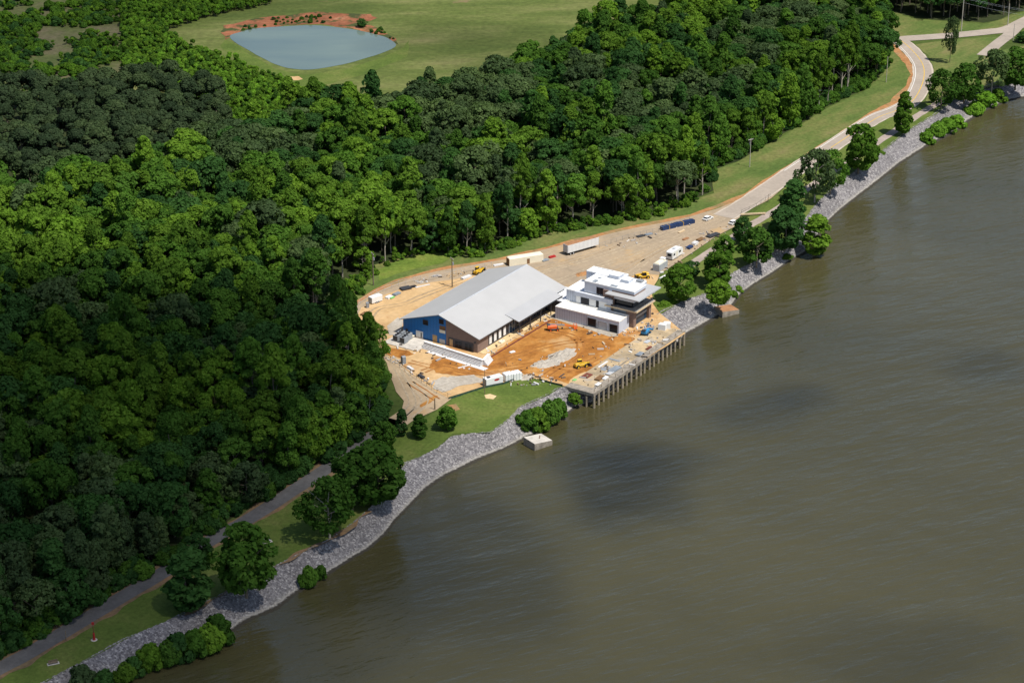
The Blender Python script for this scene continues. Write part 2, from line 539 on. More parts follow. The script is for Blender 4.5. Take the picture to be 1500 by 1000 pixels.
BOT = [(-560, 1420), (-180, 1200), (60, 1066), (186, 1000), (228, 979), (270, 964), (300, 958), (324, 946), (342, 925), (360, 911), (405, 892), (442, 864), (478, 843), (520, 816),
       (540, 805), (565, 783), (580, 762), (595, 747), (625, 717), (655, 696), (700, 675), (720, 666), (740, 658), (756, 650), (770, 642), (800, 630), (816, 619), (832, 606), (846, 596)]
BOT_W = [G(p[0], p[1], WATER_Z) for p in BOT] + [S(2.5, 1.6), S(12, 1.2), S(30, 1.0), S(50, 0.8)] + \
        [G(p[0], p[1], WATER_Z) for p in [(1010, 489), (1030, 478), (1050, 466), (1062, 458), (1074, 447), (1086, 432), (1104, 418), (1130, 402), (1160, 381), (1184, 368), (1200, 344), (1214, 325), (1230, 310),
                                          (1250, 294), (1270, 279), (1300, 255), (1320, 239), (1350, 220), (1362, 212), (1380, 204), (1400, 194), (1418, 179), (1440, 164), (1478, 148), (1510, 142), (1600, 116), (1900, 20), (2600, -220)]]
for v in BOT_W:
    v.z = WATER_Z

land = [Vector((p.x, p.y, 0)) for p in TOP_W]
far = land[-1]
first = land[0]
land_poly = land + [Vector((far.x + 3000, far.y + 4000, 0)), Vector((-9000, 12000, 0)), Vector((-9000, -3000, 0)), Vector((first.x - 1200, first.y - 1600, 0))]
sheet('ground', land_poly, 0.0, M['land'], world=True, step=25)


def bank():
    top = resample(TOP_W[1:-1], 0.45)
    bot = resample(BOT_W[1:-1], 0.45)
    B = np.array([(p.x, p.y) for p in bot])
    T = np.array([(p.x, p.y) for p in top])
    # walk both edges together, each upper spot joined to the nearest lower one
    idx = np.zeros(len(T))
    cur = 0
    for i, p in enumerate(T):
        lo, hi = cur, min(cur + 120, len(B))
        d = ((B[lo:hi] - p) ** 2).sum(1)
        cur = lo + int(np.argmin(d))
        idx[i] = cur
    k = 25
    pad = np.concatenate([np.full(k, idx[0]), idx, np.full(k, idx[-1])])
    idx = np.convolve(pad, np.ones(2 * k + 1) / (2 * k + 1), 'valid')
    bx = np.interp(idx, np.arange(len(B)), B[:, 0])
    by = np.interp(idx, np.arange(len(B)), B[:, 1])
    Bm = np.stack([bx, by], 1)
    NR = 34
    s = np.linspace(-0.03, 1.22, NR)
    rng = np.random.default_rng(3)
    V = np.zeros((len(T), NR, 3))
    V[:, :, 0] = T[:, None, 0] * (1 - s) + Bm[:, None, 0] * s
    V[:, :, 1] = T[:, None, 1] * (1 - s) + Bm[:, None, 1] * s
    prof = np.where(s < 0, 0.10, WATER_Z * np.clip(s, 0, 2) ** 0.92)
    V[:, :, 2] = prof[None, :] + 0.08
    base = V.copy()
    V[:, :, :2] += rng.normal(0, 0.07, V[:, :, :2].shape)
    lump = rng.normal(0, 1, V[:, :, 2].shape)
    sm = (lump + np.roll(lump, 1, 0) + np.roll(lump, 1, 1) + np.roll(np.roll(lump, 1, 0), 1, 1)) / 2
    V[:, :, 2] += 0.02 * sm + 0.06 * lump
    n0, n1 = V.shape[:2]
    ii = (np.arange(n0 - 1)[:, None] * n1 + np.arange(n1 - 1)[None, :]).ravel()
    F = np.stack([ii, ii + 1, ii + n1 + 1, ii + n1], 1)
    rocks = np_mesh('riprap_rocks', V.reshape(-1, 3), F)
    return rocks


t = NT('riprap_stone')
vec = t.coord()
vo = t.n("ShaderNodeTexVoronoi", feature='F1')
vo.inputs['Scale'].default_value = 2.4
vo.inputs['Randomness'].default_value = 1.0
t.l(vec, vo.inputs['Vector'])
sp = t.n("ShaderNodeSeparateColor")
t.l(vo.outputs['Color'], sp.inputs[0])
c = t.ramp(sp.outputs[0], [(0.0, (0.10, 0.094, 0.096)), (0.45, (0.172, 0.161, 0.163)), (0.8, (0.235, 0.221, 0.220)), (1.0, (0.37, 0.35, 0.335))])
big = t.noise(vec, 0.05, 4)
c = t.mix(c, t.ramp(big, [(0.3, 0.85), (0.7, 1.18)]), 1.0, 'MULTIPLY')
# wet, silted stone by the water: a dark band under a pale one
ge = t.n("ShaderNodeNewGeometry")
sz = t.n("ShaderNodeSeparateXYZ")
t.l(ge.outputs['Position'], sz.inputs[0])
zz = t.n("ShaderNodeMapRange")
zz.inputs['From Min'].default_value = WATER_Z
zz.inputs['From Max'].default_value = WATER_Z + 1.6
t.l(sz.outputs[2], zz.inputs['Value'])
pale = t.ramp(zz.outputs[0], [(0.0, 0.0), (0.22, 0.0), (0.33, 0.6), (0.5, 0.18), (0.8, 0.0)])
c = t.mix(c, (0.40, 0.37, 0.31), pale)
wet = t.ramp(zz.outputs[0], [(0.0, 1.0), (0.2, 1.0), (0.34, 0.0)])
c = t.mix(c, (0.045, 0.040, 0.030), wet)
M['riprap'] = t.bsdf(c, 0.9, 0.2, vo.outputs['Distance'], 0.6, 0.3)
tag(link_mesh('riprap_rocks', bank(), M['riprap']), kind='stuff')

# water
t = NT('river_water')
vec = t.coord(scale=(1, 1, 1), rot=(0, 0, R(-25)))
v1 = t.coord(scale=(0.28, 1.0, 1), rot=(0, 0, R(24)))
w1 = t.noise(v1, 0.42, 4, 0.6)
v2 = t.coord(scale=(0.30, 1.0, 1), rot=(0, 0, R(38)))
w2 = t.noise(v2, 0.16, 3, 0.5)
v3 = t.coord(scale=(0.22, 1.0, 1), rot=(0, 0, R(18)))
w3 = t.noise(v3, 0.05, 3, 0.5)
s1 = t.n("ShaderNodeMath", operation='MULTIPLY_ADD'); s1.inputs[1].default_value = 2.2
t.l(w2, s1.inputs[0]); t.l(w1, s1.inputs[2])
s2 = t.n("ShaderNodeMath", operation='MULTIPLY_ADD'); s2.inputs[1].default_value = 3.0
t.l(w3, s2.inputs[0]); t.l(s1.outputs[0], s2.inputs[2])
silt = t.noise(t.coord(scale=(0.5, 1, 1), rot=(0, 0, R(-30))), 0.012, 5, 0.55)
c = t.ramp(silt, [(0.3, (0.050, 0.0455, 0.020)), (0.7, (0.069, 0.0615, 0.0275))])
M['water'] = t.bsdf(c, 0.12, 0.5, s2.outputs[0], 0.7, 0.45)
me = bpy.data.meshes.new('river')
me.from_pydata([(-9000, -3000, WATER_Z), (12000, -3000, WATER_Z), (12000, 14000, WATER_Z), (-9000, 14000, WATER_Z)], [], [(0, 1, 2, 3)])
tag(link_mesh('river_water', me, M['water']), kind='structure')

# ------------------------------------------------------------------ ground zones
FOREST = [(-260, 1180), (-60, 1000), (0, 957), (60, 930), (120, 896), (180, 858), (250, 815), (320, 770), (400, 718), (470, 676), (535, 636), (553, 612), (560, 590), (540, 556), (506, 530), (484, 505), (474, 478),
          (472, 448), (490, 423), (514, 412), (550, 390), (580, 380), (637, 369), (676, 377), (700, 375), (750, 359), (800, 343), (860, 332), (900, 324), (960, 315), (1006, 298), (1043, 279), (1046, 250),
          (1080, 236), (1149, 197), (1200, 163), (1234, 145), (1264, 133), (1288, 110), (1302, 93), (1299, 62), (1298, 40), (1290, 5), (1330, -80), (1000, -80), (985, 42), (940, 58), (880, 74), (840, 86), (800, 106), (720, 140), (640, 165), (570, 180), (500, 182), (445, 182), (400, 205), (345, 232), (262, 252), (130, 292), (0, 300), (-120, 315), (-400, 420), (-620, 700), (-560, 1180)]
PINES = [(-120, 150), (0, 142), (60, 150), (130, 148), (200, 134), (280, 150), (325, 168), (338, 214), (262, 244), (130, 284), (0, 292), (-120, 300)]
SAPLINGS = [(172, -30), (420, -30), (395, 8), (300, 28), (240, 48), (262, 66), (300, 84), (345, 96), (380, 112), (432, 132), (462, 158), (440, 178), (395, 196), (345, 205), (325, 165), (270, 146), (205, 128), (182, 104), (178, 40)]
SCRUB = [(-120, -60), (172, -60), (178, 40), (182, 118), (130, 140), (60, 140), (-120, 140)]
FARWOOD = [(1302, -10), (1306, 18), (1350, 27), (1376, 30), (1420, 31), (1444, 34), (1470, 26), (1500, 15), (1560, 2), (1640, -60), (1300, -70)]

sheet('meadow', [(150, -300), (1400, -300), (1320, 30), (1000, 60), (880, 90), (640, 180), (440, 200), (330, 190), (170, 120)], 0.03, M['meadow'])
sheet('scrub_ground', SCRUB, 0.05, M['scrub_soil'], rag=2)
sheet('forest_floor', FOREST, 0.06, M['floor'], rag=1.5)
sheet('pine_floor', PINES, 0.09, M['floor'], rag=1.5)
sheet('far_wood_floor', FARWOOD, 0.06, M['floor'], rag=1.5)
sheet('verge_grass', [(1045, 284), (1043, 250), (1078, 238), (1149, 199), (1200, 165), (1240, 145), (1264, 136), (1290, 112), (1304, 96), (1302, 66), (1320, 80), (1334, 95), (1340, 112), (1334, 130), (1302, 158), (1268, 177),
                      (1210, 215), (1156, 250), (1110, 278), (1090, 291), (1050, 306), (1010, 318), (970, 328), (930, 338), (880, 349), (828, 360), (780, 371), (740, 381), (660, 396), (620, 404), (580, 418), (552, 430), (526, 444),
                      (510, 460), (492, 470), (486, 446), (498, 424), (514, 410), (550, 388), (600, 374), (640, 366), (676, 375), (700, 373), (750, 357), (800, 341), (860, 331), (900, 323), (960, 314), (1006, 297)], 0.09, M['verge'], rag=0.6)
sheet('weed_patch', [(556, 396), (580, 382), (610, 374), (638, 370), (660, 378), (650, 386), (618, 392), (580, 402), (556, 412)], 0.12, M['weeds'], rag=1.0)
sheet('field_corner', [(1306, 20), (1350, 29), (1376, 31), (1444, 36), (1500, 18), (1600, -5), (1600, 60), (1500, 40), (1478, 42), (1450, 44), (1380, 50), (1316, 56), (1306, 60)], 0.09, M['verge'], rag=0.8)
sheet('triangle_lawn', [(1340, 66), (1380, 60), (1440, 55), (1466, 54), (1458, 64), (1468, 74), (1520, 64), (1560, 90), (1480, 120), (1420, 135), (1380, 155), (1356, 150), (1362, 124), (1368, 100), (1360, 82)], 0.09, M['verge'], rag=0.5)
sheet('grass_strip', [(962, 412), (975, 398), (990, 387), (1018, 369), (1050, 347), (1074, 335), (1090, 322), (1130, 293), (1142, 282), (1166, 260), (1210, 228), (1290, 176), (1310, 168), (1340, 155), (1360, 150), (1390, 153),
                      (1366, 171), (1336, 189), (1310, 208), (1284, 229), (1226, 270), (1190, 306), (1174, 330), (1158, 354), (1132, 368), (1096, 388), (1070, 402), (1038, 428), (1010, 438), (992, 446), (966, 460), (956, 440), (958, 424)], 0.09, M['lawn'], rag=0.4)
sheet('lawn', [(545, 652), (580, 640), (602, 622), (640, 603), (660, 586), (708, 568), (735, 561), (762, 553), (790, 557), (822, 566), (806, 577), (782, 588), (762, 597), (750, 610), (738, 621), (718, 634), (664, 635), (640, 656), (612, 671), (592, 679), (580, 695), (568, 716), (545, 742), (520, 764), (484, 790), (448, 807), (390, 836), (330, 868), (270, 899), (180, 938), (63, 1001), (-60, 1066), (-160, 1110),
               (-160, 1076), (-20, 1000), (45, 964), (120, 921), (180, 886), (240, 850), (300, 808), (375, 766), (438, 724), (500, 685)], 0.09, M['lawn'], rag=0.4)
sheet('pond_bank', [(322, 50), (330, 38), (375, 27), (465, 18), (540, 21), (552, 27), (530, 33), (560, 44), (582, 58), (584, 66), (566, 60), (540, 50), (525, 44), (470, 36), (420, 38), (370, 45), (345, 52), (332, 58)], 0.07, M['red_clay'], rag=2.0)
sheet('pond_grass_edge', [(330, 58), (345, 66), (369, 82), (402, 101), (435, 110), (468, 108), (512, 100), (562, 84), (590, 70), (600, 60), (596, 84), (540, 108), (470, 126), (430, 128), (392, 116), (350, 92), (322, 66)], 0.05, M['lawn'], rag=1.5)
sheet('meadow_bare_patch', [(424, 113), (440, 112), (448, 116), (430, 118)], 0.08, M['sand'], rag=2.2, step=1.5)
t = NT('pond_water')
pn = t.noise(t.coord(scale=(0.35, 1, 1)), 0.03, 4, 0.5)
c = t.ramp(pn, [(0.35, (0.095, 0.140, 0.140)), (0.7, (0.165, 0.215, 0.175))])
M['pond'] = t.bsdf(c, 0.10, 0.5, t.noise(t.coord(), 0.5, 3), 0.06, 0.2)
sheet('pond_water', [(337, 53), (350, 48), (375, 42), (420, 39), (468, 38), (525, 45), (558, 53), (574, 60), (580, 68), (558, 79), (510, 93), (468, 101), (435, 102), (405, 95), (369, 77), (345, 63)], 0.11, M['pond'], smooth=True, rag=0.4)

# paved and bare ground of the site
LOT = [(516, 458), (520, 450), (526, 443), (550, 429), (580, 416), (620, 402), (660, 394), (740, 380), (800, 365), (828, 358), (880, 346), (940, 332), (970, 327), (1010, 318), (1050, 306), (1090, 291), (1110, 278), (1156, 248),
       (1168, 257), (1142, 280), (1130, 291), (1086, 314), (1074, 333), (1050, 346), (1018, 368), (990, 386), (966, 402), (955, 415), (940, 430), (900, 470), (820, 470), (700, 500), (600, 490), (540, 480), (522, 470)]
sheet('clay_verge', [(p[0] + dx, p[1] + dy) for p, dx, dy in [((508, 460), 0, 0), ((526, 441), -3, -2), ((550, 427), -2, -2), ((580, 414), -1, -3), ((620, 400), 0, -2), ((660, 392), 0, -2), ((740, 378), 0, -2), ((828, 356), 0, -2), ((880, 344), 0, -2), ((940, 330), 0, -2), ((1010, 316), 0, -2), ((1050, 303), 0, -3), ((1090, 287), 0, -4),
       ((1110, 274), 0, -4), ((1156, 244), 0, -3), ((1210, 210), 0, -3), ((1268, 172), 0, -3), ((1302, 152), 0, -2), ((1328, 127), -2, -1), ((1334, 110), -2, 0), ((1328, 94), -2, 0), ((1316, 80), -2, 0), ((1302, 66), -2, 0),
       ((1312, 66), 0, 0), ((1330, 84), 0, 0), ((1342, 112), 0, 0), ((1336, 132), 0, 0), ((1306, 158), 0, 0), ((1270, 178), 0, 0), ((1160, 250), 0, 0), ((1090, 293), 0, 0), ((970, 330), 0, 0), ((800, 368), 0, 0), ((620, 405), 0, 0), ((530, 445), 0, 0), ((520, 460), 0, 0)]], 0.12, M['clay_edge'], rag=0.9)
sheet('gravel_lot', LOT, 0.15, M['gravel_lot'], rag=0.3)
sheet('back_yard_dirt', [(524, 468), (528, 452), (556, 434), (600, 420), (650, 412), (690, 405), (720, 398), (700, 440), (640, 470), (590, 480), (560, 486)], 0.18, M['sand'], rag=1.2)
sheet('access_drive', [(548, 500), (556, 516), (566, 532), (574, 556), (580, 574), (591, 588), (589, 600), (552, 626), (556, 640), (580, 634), (604, 617), (640, 600), (662, 584), (640, 570), (600, 540), (570, 510)], 0.15, M['drive'], rag=0.3)
sheet('site_dirt', [(540, 500), (556, 518), (576, 528), (610, 553), (640, 575), (657, 583), (690, 573), (735, 562), (762, 552), (790, 556), (826, 566), (868, 577), (1004, 489), (966, 459), (956, 446), (955, 425), (966, 404), (935, 400), (860, 440), (780, 455), (690, 500), (600, 488), (560, 490)], 0.18, M['sand'], rag=0.35)
sheet('orange_clay', [(700, 540), (718, 520), (745, 503), (780, 482), (800, 470), (818, 466), (850, 476), (905, 490), (930, 494), (926, 503), (880, 534), (850, 552), (832, 562), (800, 556), (770, 548), (735, 544)], 0.21, M['clay'], rag=1.9, step=1.5)
sheet('orange_clay_strip', [(622, 540), (640, 526), (668, 527), (700, 540), (716, 548), (690, 551), (660, 549), (640, 548)], 0.21, M['clay'], rag=2.8, step=1.2)
sheet('orange_clay_patch', [(560, 508), (590, 512), (606, 520), (590, 524), (570, 518)], 0.21, M['clay'], rag=1.6, step=1.2)
sheet('grey_gravel_patch', [(630, 560), (650, 553), (690, 550), (708, 556), (690, 566), (655, 575), (640, 572)], 0.24, M['grey_gravel'], rag=2.6, step=1.2)
sheet('equipment_gravel', [(566, 478), (582, 466), (590, 470), (588, 490), (570, 492)], 0.24, M['grey_gravel'], rag=0.6)
sheet('wing_apron', [(800, 458), (806, 466), (850, 480), (892, 494), (905, 494), (905, 488), (860, 476), (818, 464), (812, 456)], 0.24, M['grey_gravel'], rag=0.5)
sheet('wall_sand_strip', [tuple(S(x, y)) for x, y in ((7, 45), (7, 42.6), (26, 42.3), (52, 41.8), (52, 45))], 0.26, M['tan_pad'], world=True, rag=0.15)
sheet('sandy_patch', [(710, 579), (718, 577), (728, 580), (724, 585), (712, 584)], 0.12, M['tan_pad'], rag=0.3)
sheet('drive_rut', [(614, 594), (636, 580), (642, 580), (630, 590), (616, 597)], 0.18, M['clay'], rag=0.3)
sheet('lawn_bare_patch', [(655, 594), (668, 592), (674, 600), (664, 603)], 0.12, M['clay_edge'], rag=0.6)
ribbon('bare_bank_strip', [(270, 901), (300, 884), (330, 868), (390, 836), (450, 806), (500, 780), (540, 748)], 1.2, 0.13, M['road_dirt'], rag=1.8)

# roads
OLD = [(-160, 1064), (0, 979), (45, 955), (120, 910), (180, 874), (240, 838), (300, 797), (375, 754), (438, 713), (500, 672), (553, 634), (580, 615)]
ribbon('road_dirt_edge', OLD, 7.4, 0.12, M['road_dirt'], rag=1.6)
ribbon('river_road', OLD, 4.9, 0.15, M['old_asphalt'], rag=0.12)
UP = [(1060, 318), (1086, 303), (1118, 282), (1160, 253), (1215, 217), (1280, 175), (1312, 162), (1336, 147), (1349, 124), (1352, 104), (1346, 88), (1330, 70), (1318, 60)]
ribbon('road_shoulder', UP, 8.8, 0.165, M['shoulder'], rag=0.4)
ribbon('paved_road', UP, 7.4, 0.19, M['road'])
ribbon('yellow_centre_line', UP[4:], 0.34, 0.21, M['yellow_line'], offset=-0.5)
ribbon('white_edge_line', UP[3:], 0.25, 0.21, M['white_line'], offset=3.2)
ribbon('branch_road', [(1306, 60), (1330, 57), (1360, 55), (1400, 52), (1450, 47), (1478, 43), (1510, 28), (1560, 4)], 8.5, 0.20, M['road'])
ribbon('side_road', [(1496, 33), (1480, 50), (1462, 64), (1440, 82)], 6.0, 0.215, M['road'])
ribbon('river_path', [(1006, 392), (1016, 385), (1042, 368), (1070, 350), (1100, 330), (1130, 312), (1160, 292), (1230, 245), (1284, 210), (1308, 194), (1350, 166), (1380, 148)], 3.4, 0.15, M['path'], rag=0.3)

# ------------------------------------------------------------------ trees
def unit(v):
    return v / np.maximum(np.linalg.norm(v, axis=-1, keepdims=True), 1e-9)


def crown_mesh(name, seed, r=5.0, z0=4.0, z1=16.0, blobs=22, per=95, leaf=0.62, flat=1.0, brad=(0.28, 0.42), low=-0.45, cone=0.0, wob=0.22):
    """leaf sprays over the outside of many leaf masses that together fill an uneven dome"""
    rng = np.random.default_rng(seed)
    rz = (z1 - z0) / 2
    cz = (z1 + z0) / 2
    V, T = [], []
    lean = rng.normal(0, 0.08 * r, 2)
    for b in range(blobs):
        d = unit(rng.normal(0, 1, 3))
        if d[2] < low:
            d[2] = abs(d[2])
        k = rng.uniform(0.5, 0.86)
        br = r * rng.uniform(*brad)
        az = math.atan2(d[1], d[0])
        lob = 1 + wob * math.sin(az * 3 + seed) + rng.normal(0, 0.08)
        kz = (d[2] + 1) / 2
        shrink = 1 - cone * kz
        c = np.array([d[0] * k * r * lob * shrink + lean[0] * kz, d[1] * k * r * lob * shrink + lean[1] * kz, cz + d[2] * (rz - br * 0.75) * flat])
        n = int(per * (br / (0.35 * r)) ** 2)
        e = unit(rng.normal(0, 1, (n, 3)))
        out = unit(c - np.array([0, 0, cz - rz * 0.4]))
        e = np.where((e @ out)[:, None] < -0.35, -e, e)
        pos = c + e * br * rng.uniform(0.72, 1.12, (n, 1)) * np.array([1, 1, 0.8])
        nrm = unit(e + rng.normal(0, 0.45, (n, 3)) + np.array([0, 0, 0.25]))
        a = unit(np.cross(nrm, rng.normal(0, 1, (n, 3))))
        bb = np.cross(nrm, a)
        sz = leaf * rng.uniform(0.6, 1.35, (n, 1))
        asp = rng.uniform(0.6, 1.0, (n, 1))
        q = np.stack([pos + a * sz, pos + bb * sz * asp + a * sz * .15, pos - a * sz, pos - bb * sz * asp - a * sz * .1], 1)
        V.append(q.reshape(-1, 3))
        T.append(np.clip(rng.uniform(0, 1) * 0.6 + rng.uniform(0, 1, n) * 0.5, 0, 1))
    V = np.concatenate(V)
    T = np.concatenate(T)
    F = np.arange(len(V)).reshape(-1, 4)
    return np_mesh(name, V, F, T), (V, F, T)


def trunk_mb(seed, h=11.0, r=0.28, limbs=4, spread=2.6, bare=4.0):
    rng = random.Random(seed)
    m = MB()
    p = Vector((0, 0, -0.3))
    n = 4
    for i in range(n):
        q = Vector((rng.uniform(-.25, .25) * (i + 1) * .6, rng.uniform(-.25, .25) * (i + 1) * .6, h * (i + 1) / n))
        m.tube(p, q, r * (1 - 0.75 * i / n), r * (1 - 0.75 * (i + 1) / n), 7)
        p = q
    for k in range(limbs):
        z = bare + (h - bare) * rng.uniform(0.05, 0.75)
        a = k * 2 * math.pi / limbs + rng.uniform(-.5, .5)
        L_ = spread * rng.uniform(.7, 1.2)
        m.tube((0, 0, z), (math.cos(a) * L_, math.sin(a) * L_, z + L_ * rng.uniform(.5, 1.0)), r * .45, r * .14, 5)
    return m


KINDS = {
    # style: crown builder settings
    'round': dict(r=5.0, z0=4.0, z1=15.5, blobs=52, per=120, leaf=0.40, brad=(0.15, 0.31), wob=0.3),
    'broad': dict(r=6.2, z0=5.0, z1=15.0, blobs=72, per=120, leaf=0.40, brad=(0.13, 0.25), wob=0.3),
    'tall': dict(r=3.8, z0=4.0, z1=18.8, blobs=54, per=105, leaf=0.40, cone=0.4, brad=(0.16, 0.34), wob=0.3),
    'low': dict(r=5.2, z0=0.6, z1=13.0, blobs=70, per=95, leaf=0.45, brad=(0.19, 0.33), low=-0.9, wob=0.14),
    'lowtall': dict(r=4.2, z0=0.6, z1=16.0, blobs=70, per=85, leaf=0.45, cone=0.5, brad=(0.22, 0.36), low=-0.9, wob=0.14),
    'airy': dict(r=6.6, z0=1.8, z1=14.5, blobs=72, per=82, leaf=0.45, brad=(0.16, 0.28), low=-0.8, wob=0.25),
    'pine': dict(r=4.3, z0=6.0, z1=14.6, blobs=40, per=120, leaf=0.40, brad=(0.24, 0.36), cone=0.15, wob=0.12),
    'sapling': dict(r=1.5, z0=0.2, z1=4.6, blobs=10, per=52, leaf=0.34, cone=0.5, brad=(0.35, 0.5)),
    'shrub': dict(r=2.6, z0=-0.6, z1=3.8, blobs=26, per=80, leaf=0.36, low=-0.9, brad=(0.28, 0.42)),
}
CROWN, TRUNK = {}, {}
for ki, (kname, kw) in enumerate(KINDS.items()):
    for s in range(3 if kname != 'round' else 4):
        CROWN[kname, s] = crown_mesh(kname + '_crown', 100 * ki + s, **kw)
        h = kw['z1'] * 0.78
        TRUNK[kname, s] = trunk_mb(50 * ki + s, h, 0.28 if kname not in ('sapling', 'shrub') else 0.09, 5, kw['r'] * .6, kw['z0'] * 0.9).mesh('trunk')

_mat_mesh = {}


def crown_of(kind, s, leaf):
    key = (kind, s, leaf)
    if key not in _mat_mesh:
        me = CROWN[kind, s][0].copy()
        me.materials.append(LEAF[leaf])
        _mat_mesh[key] = me
    return _mat_mesh[key]


def trunk_of(kind, s, pale=False):
    key = ('t', kind, s, pale)
    if key not in _mat_mesh:
        me = TRUNK[kind, s].copy()
        me.materials.append(M['pale_bark' if pale else 'bark'])
        _mat_mesh[key] = me
    return _mat_mesh[key]


def plant(name, kind, s, leaf, loc, scale, rz, label, cat, group=None, pale=False):
    root = empty(name, loc, rz)
    root.scale = scale
    tag(root, label, cat, group)
    c_ = bpy.data.objects.new('crown', crown_of(kind, s, leaf)); COL.objects.link(c_); c_.parent = root
    t_ = bpy.data.objects.new('trunk', trunk_of(kind, s, pale)); COL.objects.link(t_); t_.parent = root
    return root


def inside(poly, x, y):
    """vectorised point in polygon"""
    n = len(poly)
    r = np.zeros(len(x), bool)
    j = n - 1
    for i in range(n):
        xi, yi = poly[i]; xj, yj = poly[j]
        cnd = ((yi > y) != (yj > y)) & (x < (xj - xi) * (y - yi) / (yj - yi + 1e-12) + xi)
        r ^= cnd
        j = i
    return r


def scatter(px, spacing, seed, jit=0.33):
    poly = [tuple(G(*p))[:2] for p in px]
    xs = [p[0] for p in poly]; ys = [p[1] for p in poly]
    rng = np.random.default_rng(seed)
    gx = np.arange(min(xs), max(xs), spacing)
    gy = np.arange(min(ys), max(ys), spacing * 0.87)
    X, Y = np.meshgrid(gx, gy)
    X = X + (np.arange(len(gy)) % 2)[:, None] * spacing / 2
    X = X.ravel() + rng.uniform(-jit, jit, X.size) * spacing
    Y = Y.ravel() + rng.uniform(-jit, jit, Y.size) * spacing
    k = inside(poly, X, Y)
    return np.stack([X[k], Y[k]], 1)


def project(x, y, z):
    z = z - CAM_H
    Z = y * CP - z * SP
    Yv = -y * SP - z * CP
    return 750 + FPX * x / Z, 500 + FPX * Yv / Z


def seen(x, y, h=16, m=40):
    """could any of a plant at x, y be in or near the frame"""
    u, v0 = project(x, y, 0)
    _, v1 = project(x, y, h)
    return (u > -m) & (u < 1500 + m) & (v0 > -m) & (v1 < 1000 + m)


def gn_scatter(name, pts, scl, rot, var, meshes, kind='stuff'):
    """one object: the plants of a mass, each a copy of one of MESHES"""
    src = bpy.data.collections.new(name + '_kinds')
    for i, (me) in enumerate(meshes):
        src.objects.link(bpy.data.objects.new('%s_kind_%02d' % (name, i), me))
    me = bpy.data.meshes.new(name)
    me.vertices.add(len(pts))
    me.vertices.foreach_set("co", np.ascontiguousarray(pts, dtype=np.float32).ravel())
    for nm, typ, arr in (("scl", 'FLOAT_VECTOR', scl), ("rot", 'FLOAT_VECTOR', rot)):
        a = me.attributes.new(nm, typ, 'POINT')
        a.data.foreach_set("vector", np.ascontiguousarray(arr, dtype=np.float32).ravel())
    a = me.attributes.new("var", 'INT', 'POINT')
    a.data.foreach_set("value", np.ascontiguousarray(var, dtype=np.int32))
    o = bpy.data.objects.new(name, me)
    COL.objects.link(o)
    ng = bpy.data.node_groups.new(name + '_spread', 'GeometryNodeTree')
    ng.interface.new_socket('Geometry', in_out='INPUT', socket_type='NodeSocketGeometry')
    ng.interface.new_socket('Geometry', in_out='OUTPUT', socket_type='NodeSocketGeometry')
    N = ng.nodes
    gi, go = N.new('NodeGroupInput'), N.new('NodeGroupOutput')
    ip = N.new('GeometryNodeInstanceOnPoints')
    ci = N.new('GeometryNodeCollectionInfo')
    ci.inputs['Collection'].default_value = src
    ci.inputs['Separate Children'].default_value = True
    ci.inputs['Reset Children'].default_value = True
    ip.inputs['Pick Instance'].default_value = True

    def attr(nm, dt):
        x = N.new('GeometryNodeInputNamedAttribute')
        x.data_type = dt
        x.inputs['Name'].default_value = nm
        return x.outputs[0]
    e2r = N.new('FunctionNodeEulerToRotation')
    lk = ng.links.new
    lk(gi.outputs[0], ip.inputs['Points'])
    lk(ci.outputs[0], ip.inputs['Instance'])
    lk(attr('var', 'INT'), ip.inputs['Instance Index'])
    lk(attr('rot', 'FLOAT_VECTOR'), e2r.inputs[0])
    lk(e2r.outputs[0], ip.inputs['Rotation'])
    lk(attr('scl', 'FLOAT_VECTOR'), ip.inputs['Scale'])
    lk(ip.outputs[0], go.inputs[0])
    md = o.modifiers.new('spread', 'NODES')
    md.node_group = ng
    return tag(o, kind=kind)


def joined(kind, s, leaf, pale=False):
    """crown and trunk of one plant as a single mesh, for the masses"""
    key = ('j', kind, s, leaf)
    if key in _mat_mesh:
        return _mat_mesh[key]
    V, F, T = CROWN[kind, s][1]
    tm = TRUNK[kind, s]
    tv = [tuple(v.co) for v in tm.vertices]
    tf = [tuple(p.vertices) for p in tm.polygons]
    n = len(V)
    me = bpy.data.meshes.new('%s_%s' % (leaf, kind))
    me.from_pydata([tuple(v) for v in V] + tv, [], [tuple(f) for f in F] + [tuple(i + n for i in f) for f in tf])
    me.materials.append(LEAF[leaf])
    me.materials.append(M['pale_bark' if pale else 'bark'])
    mi = np.zeros(len(me.polygons), np.int32)
    mi[len(F):] = 1
    me.polygons.foreach_set('material_index', mi)
    a = me.attributes.new("tint", 'FLOAT', 'FACE')
    a.data.foreach_set("value", np.concatenate([T, np.zeros(len(tf))]).astype(np.float32))
    me.update()
    _mat_mesh[key] = me
    return me


# --- the main wood
rng = np.random.default_rng(11)
pts = scatter(FOREST, 6.7, 5, 0.42)
k = seen(pts[:, 0], pts[:, 1], 18, 90)
pts = pts[k]
N_ = len(pts)
